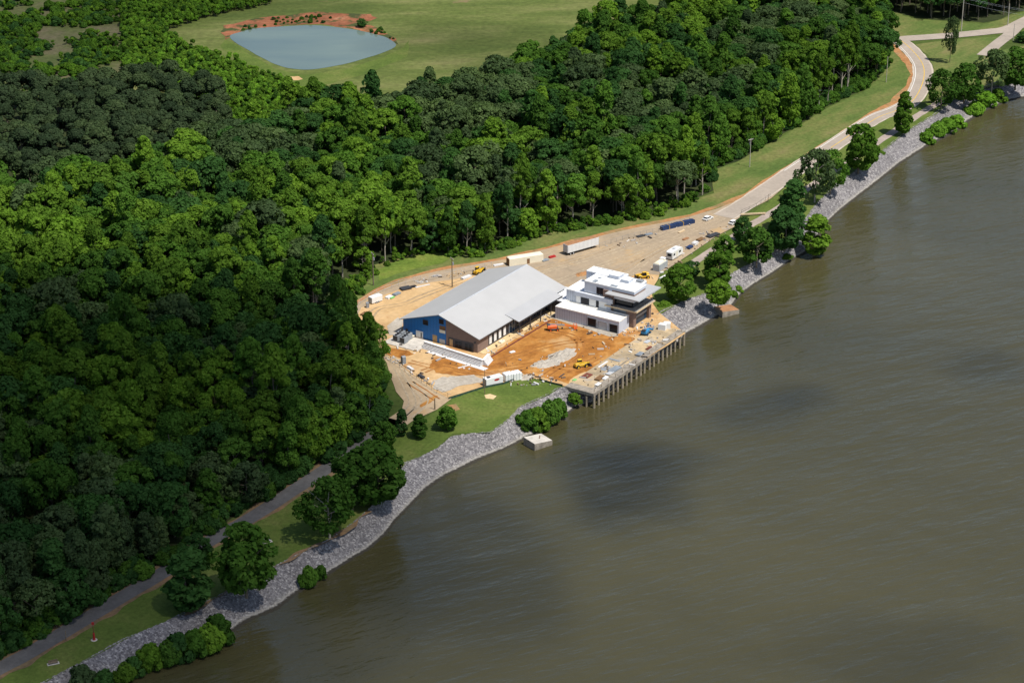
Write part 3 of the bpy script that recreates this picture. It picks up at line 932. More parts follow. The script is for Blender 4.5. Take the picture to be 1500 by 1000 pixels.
# patches of species: a slow field picks the likely kind, chance the rest
fld = np.array([noise.noise(Vector((x * 0.022, y * 0.022, 0.3))) + 0.7 * noise.noise(Vector((x * 0.06, y * 0.06, 5.3))) for x, y in pts]) * 1.2 + rng.normal(0, 0.33, N_)
sp_i = np.digitize(fld, [-0.40, -0.06, 0.31])      # 0 olive 1 dark 2 mid 3 bright
LEAFS = ['olive', 'dark', 'mid', 'bright']
kindw = np.array([rng.choice(3, p=([0.2, 0.75, 0.05] if s == 0 else [0.45, 0.35, 0.2] if s == 1 else [0.6, 0.15, 0.25] if s == 2 else [0.5, 0.05, 0.45])) for s in sp_i])
KN = ['round', 'broad', 'tall']
sc = np.clip(rng.normal(0.95, 0.20, N_), 0.55, 1.45)
scz = sc * rng.uniform(0.88, 1.16, N_)
rz = rng.uniform(0, 6.28, N_)
vs_ = rng.integers(0, 3, N_)

# the trees that show largest: nearest to the camera, and the first row beside the building site and the verge
U, Vv = project(pts[:, 0], pts[:, 1], 0)
Ut, Vt = project(pts[:, 0], pts[:, 1], 10)
infr = (Ut > 0) & (Ut < 1500) & (Vt > 0) & (Vt < 1000)
edge_px = [(497, 478), (512, 503), (535, 528), (552, 556), (560, 590), (553, 612), (490, 448), (500, 425), (514, 412), (550, 390), (580, 380), (637, 369), (676, 377), (700, 375), (750, 359), (800, 343), (860, 332), (900, 324), (960, 315), (1006, 298), (1043, 279), (1046, 250), (1080, 236), (1149, 197), (1200, 163), (1234, 145), (1264, 133)]
edge = np.array([tuple(G(*p))[:2] for p in edge_px])
ed = np.min(np.linalg.norm(pts[:, None, :] - np.concatenate([edge[:-1] * (1 - q) + edge[1:] * q for q in (0, .25, .5, .75)])[None], axis=2), axis=1)
dist = np.linalg.norm(pts, axis=1)
rank = np.where(infr, dist, 1e9)
rank = np.where(infr & (ed < 7.0), 0, rank)
order = np.argsort(rank)
own = np.zeros(N_, bool)
own[order[:270]] = True
EDGE_SITE = ed < 7.0
river_edge = np.array([tuple(G(*p))[:2] for p in [(-60, 1000), (0, 957), (60, 930), (120, 896), (180, 858), (250, 815), (320, 770), (400, 718), (470, 676), (535, 636)]])
er = np.min(np.linalg.norm(pts[:, None, :] - np.concatenate([river_edge[:-1] * (1 - q) + river_edge[1:] * q for q in (0, .2, .4, .6, .8)])[None], axis=2), axis=1)
FIELD = {'olive': 'olive grey', 'dark': 'dark green', 'mid': 'mid green', 'bright': 'bright yellow green'}
SHAPE = {'low': 'low branched round', 'lowtall': 'low branched tall', 'round': 'round crowned', 'broad': 'broad crowned', 'tall': 'tall narrow'}
for i in np.nonzero(own)[0]:
    lf, kd = LEAFS[sp_i[i]], KN[kindw[i]]
    if EDGE_SITE[i] and rng.random() < 0.85:
        kd = rng.choice(['tall', 'lowtall', 'low'], p=[0.55, 0.3, 0.15])
        if rng.random() < 0.4:
            lf = 'bright'
    if er[i] < 8.5 and rng.random() < 0.85:
        kd = rng.choice(['low', 'lowtall'])
    kd = str(kd)
    if EDGE_SITE[i]:
        where, grp = 'in the sunlit front row beside the lot', 'front row'
    elif Vv[i] > 640:
        where, grp = 'in the shaded wood near the river road', 'shaded wood by the river road'
    else:
        where, grp = 'behind the rows nearest the river road', 'wood further in'
    k_scale = 1.22 if EDGE_SITE[i] and kd in ('tall', 'lowtall') else 1.0
    plant('broadleaf_tree', kd, int(vs_[i]), lf, (pts[i, 0], pts[i, 1], 0), (sc[i], sc[i], scz[i] * k_scale), rz[i],
          '%s %s tree %s' % (FIELD[lf], SHAPE[kd], where), 'tree', '%s %s trees, %s' % (FIELD[lf], SHAPE[kd], grp), pale=EDGE_SITE[i])
rest = ~own
meshes = [joined(kn, s, lf) for lf in LEAFS for kn in KN for s in range(3)]
var = sp_i * 9 + kindw * 3 + vs_
gn_scatter('forest', np.c_[pts[rest], np.zeros(rest.sum())], np.c_[sc, sc, scz][rest], np.c_[np.zeros((N_, 2)), rz][rest], var[rest], meshes)

# wood beyond the fork of the road
fp = scatter(FARWOOD, 7.5, 8)
n = len(fp)
v_ = rng.integers(0, 4, n)
gn_scatter('far_wood', np.c_[fp, np.zeros(n)], np.repeat(rng.uniform(.85, 1.15, (n, 1)), 3, 1), np.c_[np.zeros((n, 2)), rng.uniform(0, 6.28, n)], v_,
           [joined('round', 0, 'dark'), joined('round', 1, 'mid'), joined('tall', 0, 'dark'), joined('broad', 1, 'dark')])

# pines, each its own
pp = scatter(PINES, 8.2, 9)
pp = pp[seen(pp[:, 0], pp[:, 1], 16, 30)]
for (x, y) in pp:
    if rng.random() < 0.12:
        continue
    s_ = rng.uniform(0.85, 1.2)
    plant('pine_tree', 'pine', int(rng.integers(0, 3)), 'pine', (x, y, 0), (s_, s_, s_ * rng.uniform(.9, 1.1)), rng.uniform(0, 6.28),
          'dull grey green pine of the dark stand below the scrub field', 'pine tree', 'pines of the dark stand')

# saplings, scrub, undergrowth: masses nobody could count
def mass(name, px, spacing, seed, meshes, lo, hi, keep=1.0, clump=None):
    p = scatter(px, spacing, seed, 0.48)
    p = p[seen(p[:, 0], p[:, 1], 6, 60)]
    r_ = np.random.default_rng(seed)
    if clump:
        f = np.array([noise.noise(Vector((x * clump[0], y * clump[0], 2.2))) for x, y in p])
        p = p[(f + r_.normal(0, .1, len(p))) > clump[1]]
    n = len(p)
    s_ = r_.uniform(lo, hi, n)
    gn_scatter(name, np.c_[p, np.zeros(n)], np.c_[s_, s_, s_ * r_.uniform(.8, 1.25, n)], np.c_[np.zeros((n, 2)), r_.uniform(0, 6.28, n)], r_.integers(0, len(meshes), n), meshes)


SAP = [joined('sapling', 0, 'bright'), joined('sapling', 1, 'bright'), joined('sapling', 2, 'mid'), joined('sapling', 0, 'lime'), joined('sapling', 2, 'lime'), joined('sapling', 1, 'leafy')]
mass('sapling_thicket', SAPLINGS, 2.1, 21, SAP, 0.6, 1.15)
mass('scrub', SCRUB, 3.2, 22, [joined('shrub', 0, 'dark'), joined('shrub', 1, 'mid'), joined('shrub', 2, 'leafy'), joined('sapling', 1, 'leafy'), joined('sapling', 0, 'bright')], 0.35, 1.05, clump=(0.05, 0.02))
mass('edge_undergrowth', [(545, 408), (560, 392), (600, 378), (640, 370), (676, 380), (700, 378), (750, 362), (800, 347), (860, 335), (900, 328), (960, 319), (1006, 303), (1048, 284), (1046, 276), (1000, 294), (955, 310), (900, 320), (850, 328), (795, 338), (740, 357), (690, 371), (640, 364), (580, 376), (540, 396), (498, 426), (488, 462), (500, 470)], 1.9, 23,
     [joined('shrub', 0, 'mid'), joined('shrub', 1, 'bright'), joined('sapling', 1, 'leafy'), joined('sapling', 2, 'bright'), joined('sapling', 0, 'bright'), joined('sapling', 2, 'mid')], 0.2, 0.85, clump=(0.09, -0.2))
mass('verge_undergrowth', [(1040, 284), (1043, 248), (1078, 235), (1149, 196), (1200, 162), (1240, 142), (1264, 133), (1288, 108), (1304, 94), (1298, 60), (1290, 60), (1290, 90), (1270, 110), (1245, 122), (1200, 146), (1140, 182), (1070, 222), (1034, 240), (1030, 280)], 2.8, 27,
     [joined('shrub', 0, 'mid'), joined('shrub', 1, 'dark'), joined('shrub', 2, 'mid'), joined('sapling', 0, 'mid')], 0.5, 1.1, clump=(0.09, -0.3))
mass('roadside_undergrowth', [(-60, 1004), (0, 961), (60, 934), (120, 900), (180, 862), (250, 819), (320, 774), (400, 722), (470, 680), (535, 641), (556, 622), (564, 592), (556, 560), (550, 556), (552, 590), (530, 622), (460, 662), (390, 702), (310, 752), (240, 797), (170, 838), (110, 876), (50, 908), (-10, 936), (-70, 980)], 2.7, 28,
     [joined('shrub', 0, 'dark'), joined('shrub', 1, 'mid'), joined('shrub', 2, 'dark'), joined('sapling', 2, 'mid')], 0.5, 1.15, clump=(0.09, -0.35))
mass('pond_brush', [(345, 38), (385, 30), (440, 24), (480, 26), (520, 30), (560, 40), (585, 60), (578, 62), (540, 47), (500, 38), (440, 34), (380, 40), (350, 48)], 3.2, 24, [joined('shrub', 0, 'dark'), joined('shrub', 1, 'mid')], 0.18, 0.42, clump=(0.05, -0.05))

# --- trees along the bank: (base px, height, crown radius, leaf, kind, label)
BANK = [
    (549, 537, 13, 4.6, 'leafy', 'broad', 'sunlit loose tree overhanging the edge of the equipment pad'),
    (996, 440, 12, 4.8, 'leafy', 'round', 'dense mid green tree on the grass just beyond the white building'),
    (1010, 406, 5.5, 2.8, 'dark', 'round', 'small dark tree tucked behind the dense tree beside the white building'),
    (1052, 447, 8.5, 3.6, 'bright', 'round', 'bright green small tree at the top of the rocks above the brown mooring block'),
    (1054, 418, 11.5, 5.0, 'leafy', 'round', 'round mid green tree right behind the bright small tree by the mooring block'),
    (1060, 378, 8, 3.2, 'mid', 'round', 'small dark round tree on the grass beside the river path across from the camper'),
    (1088, 356, 9, 3.2, 'dark', 'round', 'dark narrow tree between the river path and the white parked car'),
    (1108, 390, 13, 5.4, 'mid', 'round', 'wide dark tree with low crown at the rocks below the timber gate'),
    (1149, 366, 15, 5.8, 'dark', 'round', 'dark lower tree of the tall pair at the rocks beside the timber gate'),
    (1158, 338, 18, 5.4, 'dark', 'tall', 'tallest dense dark tree of the pair beside the timber gate'),
    (1192, 374, 14, 5.0, 'bright', 'tall', 'sunlit yellow green tree standing at the waterline of the rocks'),
    (1193, 297, 19, 6.4, 'olive', 'broad', 'large airy olive tree with pale limbs overhanging the paved road'),
    (1216, 283, 16, 5.6, 'mid', 'broad', 'mid green tree leaning against the large airy olive tree'),
    (1257, 252, 18, 6.6, 'leafy', 'round', 'full green tree between the large airy tree and the lone roadside tree'),
    (1322, 198, 17, 4.0, 'leafy', 'tall', 'lone slim tree where the paved road meets the river path'),
    (1378, 160, 16, 6.4, 'mid', 'broad', 'low spreading tree covering the bend of the paved road'),
    (1412, 150, 16, 6.2, 'mid', 'round', 'rounded tree beside the spreading tree at the road bend'),
    (1452, 136, 18, 6.8, 'olive', 'broad', 'olive tree with bleached bare limbs near the upper end of the bank'),
    (1487, 130, 17, 6.6, 'mid', 'round', 'dark tree at the upper end of the bank by the frame edge'),
    (1391, 92, 20, 3.0, 'olive', 'broad', 'thin upright tree standing alone on the triangle of grass'),
    (1500, 62, 5, 3.4, 'dark', 'round', 'small dark bushy tree beside the fork of the side road'),
    (483, 788, 16, 7.4, 'mid', 'broad', 'spreading tree with grey limbs in the trio above the rock slope'),
    (516, 748, 15, 6.8, 'mid', 'round', 'dark middle tree of the trio above the rock slope'),
    (552, 735, 17, 7.0, 'mid', 'round', 'dark leafy tree of the trio nearest the mown lawn'),
    (361, 872, 18.5, 6.6, 'mid', 'round', 'big dark tree with a bare grey patch above the rock slope'),
    (275, 893, 15.5, 5.6, 'dark', 'tall', 'very dark cone shaped tree by the old river road'),
    (293, 822, 7.5, 3.0, 'dark', 'round', 'small dark tree at the road behind the cone shaped tree'),
    (562, 655, 7.5, 3.2, 'mid', 'round', 'small dark tree at the end of the lawn beside the road'),
    (588, 638, 8, 1.9, 'dark', 'tall', 'slim dark lawn tree closest to the access drive'),
    (615, 641, 7.0, 2.5, 'mid', 'tall', 'loose green lawn tree in the middle of three'),
    (655, 629, 6.8, 2.7, 'mid', 'round', 'compact round lawn tree farthest from the access drive'),
    (972, 62, 9, 5, 'dark', 'round', 'round dark tree at the meadow corner of the wood'),
    (872, 62, 13, 6.5, 'dark', 'broad', 'big dark tree rising at the meadow edge of the wood'),
    (530, 40, 4, 2.2, 'dark', 'round', 'small dark tree alone on the far rim of the pond'),
]
for i, (px, py, h, r, lf, kd, lab) in enumerate(BANK):
    kd = {'round': 'low', 'tall': 'lowtall', 'broad': 'airy'}.get(kd, kd)
    kw = KINDS[kd]
    sx = r / kw['r'] * 1.14
    plant('riverside_tree' if 0 < i < 31 else 'lone_tree', kd, (i + 2) % 3, lf, G(px, py, {1192: -4.2, 1200: -1}.get(px, 0)) - Vector((0, 0, .2)), (sx, sx, h / kw['z1'] * 1.08), (i - 1) * 1.7, lab, 'tree', pale='limbs' in lab)

SHRUBS = [
    (1358, 208, 2.6, 3.4, 'lime', 'bright yellow green shrub at the near end of the waterline row'), (1370, 198, 3.0, 4.2, 'lime', 'bright yellow green shrub second in the waterline row'),
    (1386, 192, 3.2, 4.4, 'lime', 'bright yellow green shrub third in the waterline row'), (1403, 184, 2.8, 3.6, 'lime', 'bright yellow green shrub at the far end of the first waterline row'),
    (1426, 166, 3.0, 4.2, 'lime', 'lime shrub below the bleached tree nearest to the gap of bare stone'), (1444, 154, 3.4, 4.8, 'lime', 'tall lime shrub in the middle of the group under the bleached tree'),
    (1462, 147, 3.0, 4.0, 'bright', 'green shrub at the water end of the group under the bleached tree'), (1290, 226, 1.2, 1.4, 'bright', 'tiny shrub alone high on the pale rock slope'),
    (1074, 434, 1.3, 1.8, 'bright', 'small shrub by the water behind the brown mooring block'), (1082, 426, 1.3, 1.6, 'bright', 'small shrub on the rocks farther from the brown mooring block'),
    (1152, 377, 1.6, 1.2, 'bright', 'low weeds like shrub on the rocks under the tall dark pair'),
    (772, 628, 3.4, 4.6, 'mid', 'green bush behind the pale concrete block at its shore side'), (788, 626, 3.6, 5.0, 'bright', 'bright bush directly behind the pale concrete block'),
    (803, 616, 3.6, 5.2, 'mid', 'leafy bush in the middle of the clump by the wharf'), (817, 608, 3.0, 4.2, 'mid', 'bush of the clump nearest the wharf piles'),
    (842, 588, 2.2, 2.2, 'bright', 'low green bush on the stones against the wharf corner'),
    (451, 855, 2.2, 4.2, 'mid', 'taller of two bushes growing out of the grey rocks'), (470, 844, 1.6, 2.6, 'mid', 'shorter of two bushes growing out of the grey rocks'),
    (322, 936, 3.6, 5.2, 'mid', 'large bush at the upper end of the shaded waterline row'), (304, 948, 3.6, 5.0, 'bright', 'bright bush second from the upper end of the shaded row'),
    (284, 955, 3.4, 4.6, 'mid', 'mid green bush third in the shaded waterline row'), (264, 962, 3.4, 5.0, 'dark', 'dark bush in the middle of the shaded waterline row'), (244, 968, 3.0, 4.4, 'mid', 'bush beside the dark one in the shaded row'),
    (220, 975, 3.0, 4.6, 'bright', 'bright pointed bush in the shaded row'), (198, 985, 2.4, 3.4, 'dark', 'small dark bush of the shaded row'), (182, 993, 2.4, 3.4, 'bright', 'small bright bush of the shaded row'),
    (152, 1004, 2.6, 3.2, 'dark', 'dark bush at the bottom edge of the picture'), (124, 1010, 3.6, 5.0, 'olive', 'pale olive bush at the bottom edge of the picture'),
    (972, 448, 1.8, 1.6, 'bright', 'weedy green bush beside the corner of the white building'), (985, 444, 1.6, 1.3, 'bright', 'weedy bush on the edge of the pale rocks'),
]
for i, (px, py, r, h, lf, lab) in enumerate(SHRUBS):   # most root low on the rock slope
    sx = r / 2.6 * (0.9 if 11 <= i <= 14 else 0.95 if i >= 15 else 1.2)
    z = {7: -1.0, 10: -3.0, 15: -2.6, 28: -0.1, 29: -0.1}.get(i, -3.8)
    plant('bush', 'shrub', i % 3, lf, G(px, py, z) + Vector((0, 0, -0.3)), (sx, sx, h / 3.4 * 1.15), i * 2.1, lab, 'bush', 'bushes along the river bank')

# ------------------------------------------------------------------ the metal hall
def site_root(name, x, y, label, cat, z=0.0, rz=0.0):
    r = empty(name, S(x, y, z), ANG + rz)
    return tag(r, label, cat)


def B(x0, x1, y0, y1, z0, z1):
    return MB().box(x0, x1, y0, y1, z0, z1)


HX, HY = 31.5, 59.2                     # hall centre in the site frame
hall = site_root('metal_hall', HX, HY, 'large grey gable roofed metal hall with blue and brown end wall', 'building')
hx0, hx1, hy0, hy1 = 6.6 - HX, 56.4 - HX, 45.2 - HY, 73.2 - HY
EZ = 5.25
slope = 4.8 / 15.0


def rz_at(y):                           # roof height over a wall at y (hall frame)
    return 9.8 - abs(y) * slope


def gable_piece(x0, x1, ya, yb):
    ys = [ya] + ([0.0] if ya < 0 < yb else []) + [yb]
    pts = [(ya, 0.0)] + [(yb, 0.0)] + [(y, rz_at(y) - 0.12) for y in reversed(ys)]
    n = len(pts)
    vs = [(x0, p[0], p[1]) for p in pts] + [(x1, p[0], p[1]) for p in pts]
    fs = [tuple(range(n - 1, -1, -1)), tuple(range(n, 2 * n))] + [(i, (i + 1) % n, n + (i + 1) % n, n + i) for i in range(n)]
    return MB().add(vs, fs)


bw = gable_piece(hx0, hx0 + 0.3, -2.4, hy1).build('blue_gable_wall', M['blue_clad'], hall)
br_ = gable_piece(hx0 - 0.12, hx0 + 0.3, hy0 - 0.1, -2.403).build('brick_gable_wall', M['brick'], hall)
gable_piece(hx1 - 0.3, hx1, hy0, hy1).build('rear_gable_wall', M['charcoal'], hall)
B(hx0 + 0.303, hx1 - 0.303, hy1 - 0.3, hy1, 0, EZ - 0.1).build('back_wall', M['white_clad'], hall)
B(hx0 + 0.303, -18.95, hy0 - 0.1, hy0 + 0.3, 0, EZ - 0.1).build('brick_side_wall', M['brick'], hall)
cw = B(-18.947, hx1 - 0.303, hy0, hy0 + 0.3, 0, EZ - 0.1).build('charcoal_side_wall', M['charcoal'], hall)
rf = MB()
for sgn in (-1, 1):
    y0_, y1_ = 0.0, 15.0 * sgn
    vs = [(-25.6, y0_, 9.8), (25.6, y0_, 9.8), (25.6, y1_, 5.0), (-25.6, y1_, 5.0), (-25.6, y0_, 10.0), (25.6, y0_, 10.0), (25.6, y1_, 5.2), (-25.6, y1_, 5.2)]
    fs = [(0, 3, 2, 1), (4, 5, 6, 7), (0, 1, 5, 4), (1, 2, 6, 5), (2, 3, 7, 6), (3, 0, 4, 7)]
    if sgn < 0:
        fs = [tuple(reversed(f)) for f in fs]
    rf.add(vs, [f for k, f in enumerate(fs) if k != 2])
roof = rf.build('roof', M['hall_roof'], hall)
rc = MB()
rc.add([(-25.6, -0.35, 9.93), (25.6, -0.35, 9.93), (25.6, 0, 10.06), (-25.6, 0, 10.06), (25.6, 0.35, 9.93), (-25.6, 0.35, 9.93)], [(0, 1, 2, 3), (3, 2, 4, 5)])
rc.build('ridge_cap', M['pale_metal'], roof)
for sgn in (-1, 1):
    MB().box(-25.5, 25.5, 15.003 * sgn - (0.12 if sgn < 0 else 0), 15.003 * sgn + (0.12 if sgn > 0 else 0), 4.95, 5.17).build('gutter', M['pale_metal'], roof)
fx = hx0 - 0.02
for (ya, yb, za, zb, nm, mt) in ((4.5, 6.3, 5.2, 6.7, 'window', 'glass'), (-1.35, 0.15, 6.9, 8.3, 'window', 'glass'), (12.2, 13.1, 0.05, 2.2, 'door', 'dark_metal'),
                                 (1.1, 2.8, 0.05, 2.5, 'plywood_door', 'tan_wood'), (-1.9, 0.2, 0.05, 1.7, 'grey_shutter', 'pale_metal'), (4.0, 5.6, 0.05, 1.1, 'red_stack', 'red')):
    if nm == 'red_stack':
        continue
    p = B(fx - 0.03, fx + 0.1, ya, yb, za, zb).build(nm, M[mt], hall)
    if nm == 'window':
        fr = MB()
        fr.box(fx - 0.08, fx, ya - .08, yb + .08, zb, zb + .1).box(fx - 0.08, fx, ya - .08, yb + .08, za - .1, za).box(fx - .08, fx, ya - .1, ya, za, zb).box(fx - .08, fx, yb, yb + .1, za, zb)
        fr.build('frame', M['dark_metal'], p)
op = B(fx - 0.03, fx + .1, -2.1, 0.1, 4.9, 6.2).build('plywood_opening', M['brown'], hall)
B(fx - 0.18, fx - .033, -2.1, 0.1, 3.9, 4.88).build('white_sill_board', M['cream'], op)
# storefront in the brick
sf = B(fx - 0.16, fx - 0.10, -12.6, -3.3, 0.1, 3.1).build('storefront_band', M['charcoal'], hall)
for ya in (-11.9, -10.5, -8.2, -6.9):
    B(fx - 0.19, fx - 0.163, ya, ya + 1.1, 0.3, 2.5).build('pane', M['glass'], sf)
B(fx - 0.20, fx - 0.163, -4.9, -3.7, 0.15, 2.6).build('plywood_sheet', M['tan_wood'], sf)
B(fx - 0.36, fx - 0.103, -13.4, -13.0, 3.2, 3.7).build('wall_lamp', M['dark_metal'], hall)
# windows along the river side
sy = hy0 - 0.03
for k, xa in enumerate((-18.3, -15.6, -12.9, -10.2)):
    B(xa, xa + 1.35, sy - 0.04, sy + 0.02, 0.7, 3.4).build('white_panel', M['white'], hall)
    B(xa + 1.38, xa + 2.4, sy - 0.02, sy + 0.02, 0.9, 3.3).build('window', M['glass'], hall)
en = B(-6.9, -3.9, sy - 0.06, sy + .02, 0.05, 4.2).build('entrance_glazing', M['blue_glass'], hall)
for xa in (-6.9, -5.4, -3.98):
    B(xa, xa + 0.08, sy - .12, sy - 0.062, 0.05, 4.2).build('mullion', M['pale_metal'], en)
for k in range(6):
    xa = -2.5 + k * 3.4
    wn = B(xa, xa + 2.4, sy - .05, sy + .02, 1.0, 3.4).build('window', M['glass'], hall)
    B(xa + 1.15, xa + 1.25, sy - .09, sy - .052, 1.0, 3.4).build('mullion', M['grey_metal'], wn)
cn = MB()
cn.add([(-6.6, -12.25, 5.98), (19.2, -12.25, 5.98), (19.2, -17.6, 4.62), (-6.6, -17.6, 4.62), (-6.6, -12.25, 6.2), (19.2, -12.25, 6.2), (19.2, -17.6, 4.9), (-6.6, -17.6, 4.9)],
       [(0, 1, 2, 3), (7, 6, 5, 4), (4, 5, 1, 0), (5, 6, 2, 1), (6, 7, 3, 2), (7, 4, 0, 3)])
can = cn.build('entrance_canopy', M['canopy_roof'], hall)
B(-6.65, 19.25, -17.72, -17.603, 4.55, 4.95).build('fascia', M['dark_metal'], can)
for xa in (-5.8, 0.4, 6.6, 12.8, 18.4):
    B(xa, xa + .25, -17.3, -17.05, 0, 4.62).build('post', M['charcoal'], can)
for (xa, ya) in ((-19, 10.5), (-9, 11.5), (-12, 12.8)):
    pass
for xa in (-17.0, -10.0, -3.5, 4.0):
    MB().tube((xa, 15.25, 0.0), (xa, 15.25, 5.0), 0.09, n=6).build('downpipe', M['pale_metal'], hall)

# ------------------------------------------------------------------ the white building
OX, OY = 50.0, 27.0
off = site_root('modern_building', OX, OY, 'white stepped modern building with flat roofs and overhanging slabs near the wharf', 'building')


def OB(x0, x1, y0, y1, z0, z1):
    return B(x0 - OX, x1 - OX, y0 - OY, y1 - OY, z0, z1)


def flat_block(nm, x0, x1, y0, y1, z0, z1, wall, roofm, par=0.3):
    b = OB(x0, x1, y0, y1, z0, z1).build(nm, M[wall], off)
    m = MB()
    ax0, ax1, ay0, ay1 = x0 - OX, x1 - OX, y0 - OY, y1 - OY
    e = 0.03
    m.box(ax0 - e, ax1 + e, ay0 - e, ay0 + par, z1, z1 + .35).box(ax0 - e, ax1 + e, ay1 - par, ay1 + e, z1, z1 + .35)
    m.box(ax0 - e, ax0 + par, ay0 + par + .002, ay1 - par - .002, z1, z1 + .35).box(ax1 - par, ax1 + e, ay0 + par + .002, ay1 - par - .002, z1, z1 + .35)
    m.box(ax0 + par + .002, ax1 - par - .002, ay0 + par + .002, ay1 - par - .002, z1 + .004, z1 + .06)
    m.build('roof_membrane', M[roofm], b)
    return b


wing = flat_block('front_wing', 43.0, 49.4, 27.6, 39.5, 0, 4.1, 'white_clad', 'cream_membrane')
wing2 = flat_block('front_wing', 42.97, 49.4, 16.0, 27.597, 0, 4.1, 'smooth_clad', 'cream_membrane')
link = flat_block('link_block', 47.2, 58.5, 39.503, 46.5, 0, 4.3, 'charcoal', 'membrane')
mid = flat_block('middle_block', 49.403, 59.0, 22.9, 39.3, 0, 8.0, 'white_clad', 'membrane')
tower = flat_block('upper_block', 50.4, 58.0, 14.9, 33.2, 8.35, 11.8, 'smooth_clad', 'membrane')
rear = flat_block('rear_block', 58.003, 62.6, 24.0, 37.0, 0, 11.9, 'white_clad', 'membrane')
rear2 = flat_block('rear_block', 58.003, 62.0, 17.0, 23.997, 0, 11.2, 'white_clad', 'membrane')
core = OB(51.5, 58.0, 15.8, 22.897, 0, 8.347).build('ground_core', M['charcoal'], off)
# openings of the wing
for (ya, yb, za, zb, nm, mt) in ((24.3, 27.3, 0.5, 3.3, 'window', 'glass'), (20.6, 23.4, 0.05, 2.9, 'roller_door', 'pale_metal'), (16.5, 19.3, 0.3, 3.0, 'window', 'glass')):
    p = OB(42.93, 42.99, ya, yb, za, zb).build(nm, M[mt], off)
    f = MB()
    q = 42.90 - OX
    f.box(q - .1, q + .03, ya - OY - .25, ya - OY, 0.02, zb + .2).box(q - .1, q + .03, yb - OY, yb - OY + .25, 0.02, zb + .2).box(q - .1, q + .03, ya - OY, yb - OY, zb, zb + .2)
    f.build('frame', M['grey_metal'], p)
for (ya, yb, mt, nm) in ((34.1, 35.6, 'white', 'white_panel'), (30.8, 33.8, 'brown', 'window'), (28.2, 30.7, 'white', 'white_panel'), (27.2, 28.15, 'dark_metal', 'window'), (24.3, 27.1, 'white', 'white_panel')):
    OB(49.33, 49.42, ya, yb, 4.5, 6.7).build(nm, M['glass' if nm == 'window' else mt], off)
OB(48.9, 49.38, 22.0, 36.0, 6.95, 8.3).build('ledge', M['smooth_clad'], off)
w_ = OB(50.34, 50.44, 26.1, 28.7, 8.5, 10.9).build('window', M['glass'], off)
OB(50.28, 50.337, 27.35, 27.45, 8.5, 10.9).build('mullion', M['dark_metal'], w_)
# brick piers and the glazed corner under the slabs
OB(49.9, 50.37, 24.1, 26.0, 4.2, 10.75).build('brick_pier', M['brick'], off)
OB(49.9, 51.3, 22.3, 24.0, 0, 10.2).build('brick_pier', M['brick'], off)
OB(49.6, 51.3, 14.5, 17.3, 0, 5.55).build('brick_pier', M['brick'], off)
OB(50.2, 51.4, 17.35, 22.25, 0, 5.55).build('shutter', M['grey_metal'], off)
OB(59.2, 60.6, 14.3, 15.6, 0, 5.55).build('brick_pier', M['brick'], off)
g = OB(51.35, 59.15, 15.2, 15.75, 0.1, 5.5).build('corner_glazing', M['blue_glass'], off)
OB(51.35, 59.15, 15.05, 15.18, 2.5, 3.3).build('spandrel', M['grey_metal'], g)
g2 = OB(51.0, 58.6, 16.0, 23.9, 6.3, 8.34).build('balcony_glazing', M['glass'], off)
OB(50.95, 58.4, 15.3, 22.2, 8.36, 10.2).build('balcony_glazing', M['glass'], off)
for k in range(6):
    OB(52.3 + k * 1.25, 52.38 + k * 1.25, 15.94, 15.997, 6.3, 8.34).build('mullion', M['grey_metal'], g2)
sl = OB(49.2, 61.2, 13.2, 25.0, 5.6, 6.05).build('balcony_slab', M['timber'], off)
OB(49.3, 61.1, 13.35, 24.9, 6.054, 6.09).build('floor_finish', M['grey_concrete'], sl)
rl = MB()
for k in range(11):
    rl.box(49.4 + k * 1.17 - OX, 49.44 + k * 1.17 - OX, 13.4 - OY, 13.44 - OY, 6.09, 7.1)
rl.box(49.4 - OX, 61.1 - OX, 13.38 - OY, 13.46 - OY, 7.1, 7.16)
rl.build('railing', M['dark_metal'], sl)
cs = OB(47.7, 62.0, 11.8, 24.1, 10.25, 10.6).build('canopy_slab', M['canopy_roof'], off)
OB(47.66, 62.04, 11.72, 11.797, 10.2, 10.64).build('fascia', M['pale_metal'], cs)
OB(50.36, 57.6, 14.86, 23.0, 10.603, 11.1).build('parapet_band', M['brick'], off)
# roof things
for (x0, x1, y0, y1, z0, h) in ((57.2, 60.6, 24.6, 28.2, 12.0, 1.0), (56.0, 59.0, 20.2, 23.2, 11.95, .9)):
    rb = OB(x0, x1, y0, y1, z0, z0 + h).build('roof_penthouse', M['smooth_clad'], off)
    OB(x0 - .08, x1 + .08, y0 - .08, y1 + .08, z0 + h + .002, z0 + h + .1).build('cap', M['membrane'], rb)
for (x0, x1, y0, y1) in ((51.4, 53.4, 29.6, 31.0), (51.0, 52.6, 22.0, 24.4), (55.0, 55.8, 30.0, 31.0)):
    OB(x0, x1, y0, y1, 11.87, 12.0).build('roof_hatch', M['tarp_grey'], off)
OB(60.0, 61.8, 17.8, 19.8, 11.27, 11.9).build('roof_unit', M['grey_metal'], off)

